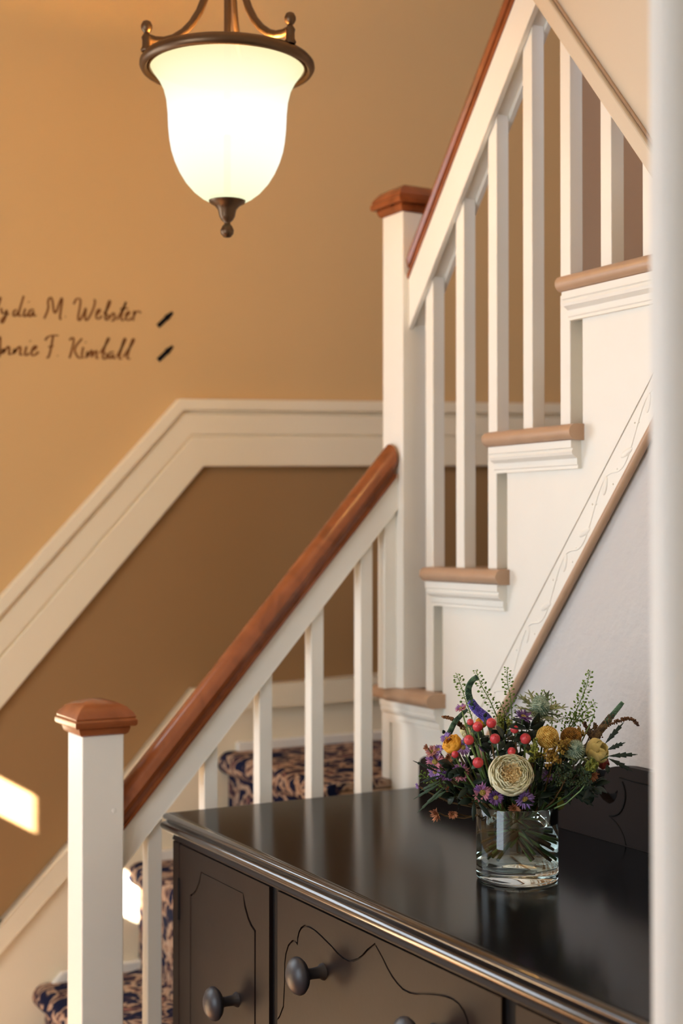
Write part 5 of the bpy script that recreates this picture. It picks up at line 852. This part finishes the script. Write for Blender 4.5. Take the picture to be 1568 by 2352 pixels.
def aster(F, dried=False):
    c = Vector(F['p']); q = basis(F['n']); R = F['r']
    t = thing('dried_daisy' if dried else 'aster', F['p'], F['label'], 'flower')
    tone = 'driedp' if dried else {'pink': 'pinkp', 'lilac': 'lilacp', 'plum': 'plump', 'rose': 'rosep'}[F['tone']]
    mb = MB(); n = 26 if dried else 20
    for layer in (0, 1):
        for j in range(n):
            a = 2*PI*(j+.5*layer)/n+rnd.uniform(-.09, .09); L = R*(1-.12*layer)*rnd.uniform(.78, 1.06)*(.85 if dried else 1)
            petal_strip(mb, c, q, a, R*.16, L, R*(.055 if dried else .085), R*(.25+.22*layer+rnd.uniform(-.1, .15))*(1.7 if dried else 1), R*rnd.uniform(0, .28))
    mb.build('petals', M[tone], t, smooth=180, solid=.0005)
    d = MB(); d.ball(tuple(c+q@Vector((0, 0, R*.08))), R*.27, 12, 7, (1, 1, .6), q)
    for i in range(60):
        f = fib(120, i); d.ball(tuple(c+q@Vector((f.x*R*.27, f.y*R*.27, R*.08+f.z*R*.18))), R*.035, 5, 3)
    d.build('disc', M['tassel' if dried else 'disc'], t, smooth=180)
    MB().lathe([(0, -R*.3), (R*.16, -R*.22), (R*.2, 0), (R*.1, R*.05)], tuple(c), 10, axis=F['n']).build('calyx', M['leafg'], t, smooth=180)
    add_stem(t, c-q@Vector((0, 0, R*.28)), .0012, 'stem2' if dried else 'stem')
def berry(F):
    t = thing('berry_stem', F['p'], F['label'], 'berry'); q = basis(F['n'])
    for p, r in F['pts']:
        c = Vector(p); n = (q@Vector((rnd.uniform(-.25, .25), rnd.uniform(-.25, .25), 1))).normalized(); qq = basis(n)
        b = MB(); b.lathe([(0, -1.0*r), (.5*r, -.9*r), (.85*r, -.55*r), (1.0*r, -.05*r), (.96*r, .35*r), (.75*r, .72*r), (.42*r, .98*r), (.14*r, 1.12*r), (0, 1.15*r)], tuple(c), 20, axis=tuple(n))
        bo = b.build('berry', M['berry'], t, smooth=180)
        MB().lathe([(0, 1.08*r), (.10*r, 1.12*r), (.06*r, 1.2*r), (0, 1.3*r)], tuple(c), 6, axis=tuple(n)).build('berry_tip', M['berrytip'], bo, smooth=180)
        sp = MB()
        for j in range(5):
            a = 2*PI*j/5+rnd.random(); b0 = c-n*r*.85
            leaf_mesh(sp, b0, b0+qq@Vector((math.cos(a)*r*1.35, math.sin(a)*r*1.35, -r*.25)), r*.85, 'plain', up=n, curl=.1)
        sp.build('sepals', M['leafg'], t, smooth=180)
        add_stem(t, c-n*r*.9, .0013)
def button(F):
    t = thing('button_flower', F['p'], F['label'], 'flower'); c = Vector(F['p']); R = F['r']; q = basis(F['n'])
    m = M['button2' if F.get('dull') else 'button']
    b = MB(); b.ball(tuple(c), R*.9, 16, 10)
    n = 420
    for i in range(n): b.ball(tuple(c+fib(n, i)*R*.93), R*.085, 6, 3)
    b.build('florets', m, t, smooth=180, kind='stuff'); add_stem(t, c-q@Vector((0, 0, R*.9)), .0016)
def thistle(F):
    t = thing('thistle', F['p'], F['label'], 'flower'); c = Vector(F['p']); R = F['r']; q = basis(F['n'])
    b = MB(); b.ball(tuple(c), R*.85, 14, 9, (1, 1, 1.25), q); n = 300
    for i in range(n):
        f = fib(n, i)
        if f.z < -.8: continue
        p = c+q@Vector((f.x*R*.9, f.y*R*.9, f.z*R*1.15)); dr_ = (q@Vector((f.x, f.y, f.z*.8))).normalized()
        b.lathe([(R*.07, 0), (R*.075, R*.06), (R*.03, R*.14), (0, R*.26)], tuple(p), 5, axis=tuple(dr_))
    b.build('florets', M['thistle'], t, smooth=60, kind='stuff')
    BR = F['r']*F['br']/50. if F['br'] > 100 else F['r']*1.75
    nb = 13
    for j in range(nb):
        a = 2*PI*j/nb+rnd.uniform(-.15, .15); L = BR*rnd.uniform(.75, 1.05); base = c-q@Vector((0, 0, R*.85))
        d = q@Vector((math.cos(a), math.sin(a), rnd.uniform(.28, .75))).normalized()
        s = d.cross(q@Vector((0, 0, 1))).normalized(); mb = MB()
        leaf_mesh(mb, base, base+d*L, R*.42, 'plain', up=q@Vector((0, 0, 1)), curl=.04)
        for u in (.35, .55, .75):
            for sg in (-1, 1):
                p = base+d*L*u; leaf_mesh(mb, p, p+(d*.7+s*sg*.8)*L*.24, R*.16, 'plain', up=q@Vector((0, 0, 1)), curl=.02)
        mb.build('bract', M['bract'], t, smooth=180, solid=.0004)
    fz = MB()
    for j in range(70):
        a = rnd.uniform(0, 2*PI); d = (q@Vector((math.cos(a), math.sin(a), rnd.uniform(-.35, .5)))).normalized(); base = c-q@Vector((0, 0, R*.7))
        fz.tube([tuple(base), tuple(base+d*R*rnd.uniform(1.1, 2.0))], [R*.035, R*.006], 4)
    fz.build('fine_bristles', M['thistle'], t, kind='stuff')
    add_stem(t, c-q@Vector((0, 0, R*1.0)), .0018)
def catmull(P, n=8):
    P = [Vector(p) for p in P]; P = [P[0]*2-P[1]]+P+[P[-1]*2-P[-2]]; o = []
    for i in range(1, len(P)-2):
        for k in range(n):
            u = k/n; a, b, c, d = P[i-1:i+3]
            o.append(.5*((2*b)+(c-a)*u+(2*a-5*b+4*c-d)*u*u+(3*b-a-3*c+d)*u**3))
    o.append(P[-2]); return o
def spike(F):
    P = catmull(F['path']); t = thing('veronica_spike', tuple(P[0]), F['label'], 'flower'); K = len(P); r = F['r']
    g, lo = MB(), MB()
    rad = [r*(1.1-.42*(i/(K-1))**2) for i in range(K)]
    g.tube([tuple(p) for p in P], [x*.7 for x in rad], 10)
    lo_n = int(K*F['split'])
    tot = int(sum((P[i+1]-P[i]).length for i in range(K-1))/.0011)
    for i in range(tot):
        u = i/tot*(K-1); k = int(u); p = P[k].lerp(P[min(k+1, K-1)], u-k); tt = (P[min(k+1, K-1)]-P[max(k-1, 0)]).normalized(); a0 = tt.orthogonal().normalized()
        for j in range(7):
            an = 2*PI*j/7+i*.45; d = Matrix.Rotation(an, 3, tt) @ a0; rr = rad[k]
            low = k < lo_n+rnd.uniform(-4, 4)
            (lo if low else g).ball(tuple(p+d*rr*(.98 if low else .84)), rr*(.36 if low else .25), 6, 4, (1, 1, 1.4), basis(tuple((d+tt*.6).normalized())))
    g.build('closed_buds', M['vgreen'], t, smooth=180, kind='stuff')
    if lo.v: lo.build('open_blossoms', M['vpurple' if F['tone'] == 'purple' else 'vbrown'], t, smooth=180, kind='stuff')
    add_stem(t, P[0], .0016)
def cress(F):
    P = catmull(F['path'], 10); t = thing('pepper_cress', tuple(P[0]), F['label'], 'foliage'); K = len(P)
    MB().tube([tuple(p) for p in P], [.0009-.0005*i/K for i in range(K)], 5).build('sprig_stem', M['pod'], t, smooth=180)
    mb = MB(); L = sum((P[i+1]-P[i]).length for i in range(K-1)); cnt = int(L/.00155)
    for i in range(cnt):
        u = i/cnt*(K-1); k = int(u); p = P[k].lerp(P[min(k+1, K-1)], u-k); tt = (P[min(k+1, K-1)]-P[max(k-1, 0)]).normalized(); a0 = tt.orthogonal().normalized()
        d = (Matrix.Rotation(i*2.4+rnd.uniform(-.3, .3), 3, tt) @ a0+tt*.35).normalized(); fr = u/(K-1)
        ln = (.0066 if fr < .8 else .0066-.004*(fr-.8)/.2)*rnd.uniform(.8, 1.15); e = p+d*ln
        mb.tube([tuple(p), tuple(e)], [.00028, .0002], 3)
        mb.ball(tuple(e+d*.0010), .0019*(1-.35*max(0, fr-.7)/.3), 6, 4, (1, .35, 1.15), basis(tuple(d)))
    mb.build('seed_pods', M['pod'], t, smooth=180, kind='stuff')
    add_stem(t, P[0], .0010)
def tassel(F):
    P = catmull(F['path'], 10); t = thing('seed_tassel', tuple(P[0]), F['label'], 'foliage'); K = len(P); mb = MB()
    mb.tube([tuple(p) for p in P], .0007, 5)
    for i in range(K):
        for j in range(5): mb.ball(tuple(P[i]+Vector([rnd.uniform(-1, 1)*(.0030-.0016*i/K) for _ in range(3)])), .0013, 5, 4)
    mb.build('seeds', M['tassel'], t, smooth=180, kind='stuff'); add_stem(t, P[0], .0010, 'stem2')
def filler(F):
    c = Vector(F['p']); R = F['r']; t = thing('filler_clump', F['p'], F['label'], 'foliage')
    mm = {'olive': 'olive', 'gold': 'goldf', 'dark': 'darkf', 'dark2': 'darkf2', 'brown': 'vbrown'}[F['tone']]; mb = MB(); tw_ = MB()
    for i in range(14):
        d = Vector((rnd.gauss(0, 1), rnd.gauss(0, 1), rnd.gauss(.3, 1))).normalized(); e = c+d*R*rnd.uniform(.5, 1.05); b = c-Vector((0, 0, R*.5))
        tw_.tube([tuple(b), tuple(e)], [.0006, .0003], 4)
        for j in range(22):
            u = rnd.uniform(.35, 1.0); p = b.lerp(e, u)+Vector([rnd.uniform(-1, 1)*R*.17 for _ in range(3)])
            mb.ball(tuple(p), rnd.uniform(.0009, .0018), 5, 3, (1, 1, rnd.uniform(.6, 1.5)))
    mb.build('florets', M[mm], t, smooth=180, kind='stuff'); tw_.build('twigs', M['stem2'], t, kind='stuff'); add_stem(t, c-Vector((0, 0, R*.5)), .0011)
def leaves(F):
    t = thing('leaf_sprig', F['p'], F['label'], 'foliage'); st_ = F['style']
    m = M['leafp' if st_ == 'pale' else ('leafg' if 'grey green' in F['label'] else 'leafd')]
    for a, b in F['lv']:
        mb = MB(); leaf_mesh(mb, a, b, F['w'], st_, up=(Vector((-.5, -.85, .3)) if st_ in ('tooth', 'plain', 'pale') else None), curl=.06)
        mb.build('leaf', m, t, smooth=180, solid=.0004)
    a, b = Vector(F['lv'][0][0]), Vector(F['p'])
    MB().tube([tuple(a), tuple(a*.5+MOUTH*.5+Vector((0, 0, .004))), tuple(MOUTH+Vector((rnd.uniform(-.03, .03), rnd.uniform(-.03, .03), 0)))], .0009, 5).build('stem', M['stem'], t, smooth=180)
    if len(F['lv']) > 6:
        sx = MB()
        for p, q_ in F['lv'][1:]: sx.tube([tuple(a), tuple(p)], .0006, 4)
        sx.build('side_stems', M['stem'], t, smooth=180)
for F in FLOWERS:
    k = F['kind']
    {'garden_rose': rose, 'rose_bud': rose, 'aster': aster, 'dried': lambda f: aster(f, True), 'berry': berry, 'button': button, 'thistle': thistle, 'spike': spike, 'cress': cress, 'tassel': tassel, 'filler': filler, 'leaves': leaves}[k](F)
GR = {'aster': 'asters in the bouquet', 'dried_daisy': 'faded brown daisies in the bouquet', 'berry_stem': 'coral berry stems in the bouquet', 'pepper_cress': 'pepper cress sprays in the bouquet', 'leaf_sprig': 'leaf sprigs in the bouquet', 'filler_clump': 'filler clumps in the bouquet', 'seed_tassel': 'seed tassels in the bouquet', 'veronica_spike': 'veronica spikes in the bouquet', 'thistle': 'thistles in the bouquet', 'button_flower': 'yellow button flowers', 'rose_bloom': 'small rose blooms in the bouquet', 'newel_post': 'newel posts of the staircase', 'stair_railing': 'stair railings'}
for o in COL.objects:
    g = GR.get(o.name.split('.')[0])
    if g and o.parent is None: o['group'] = g
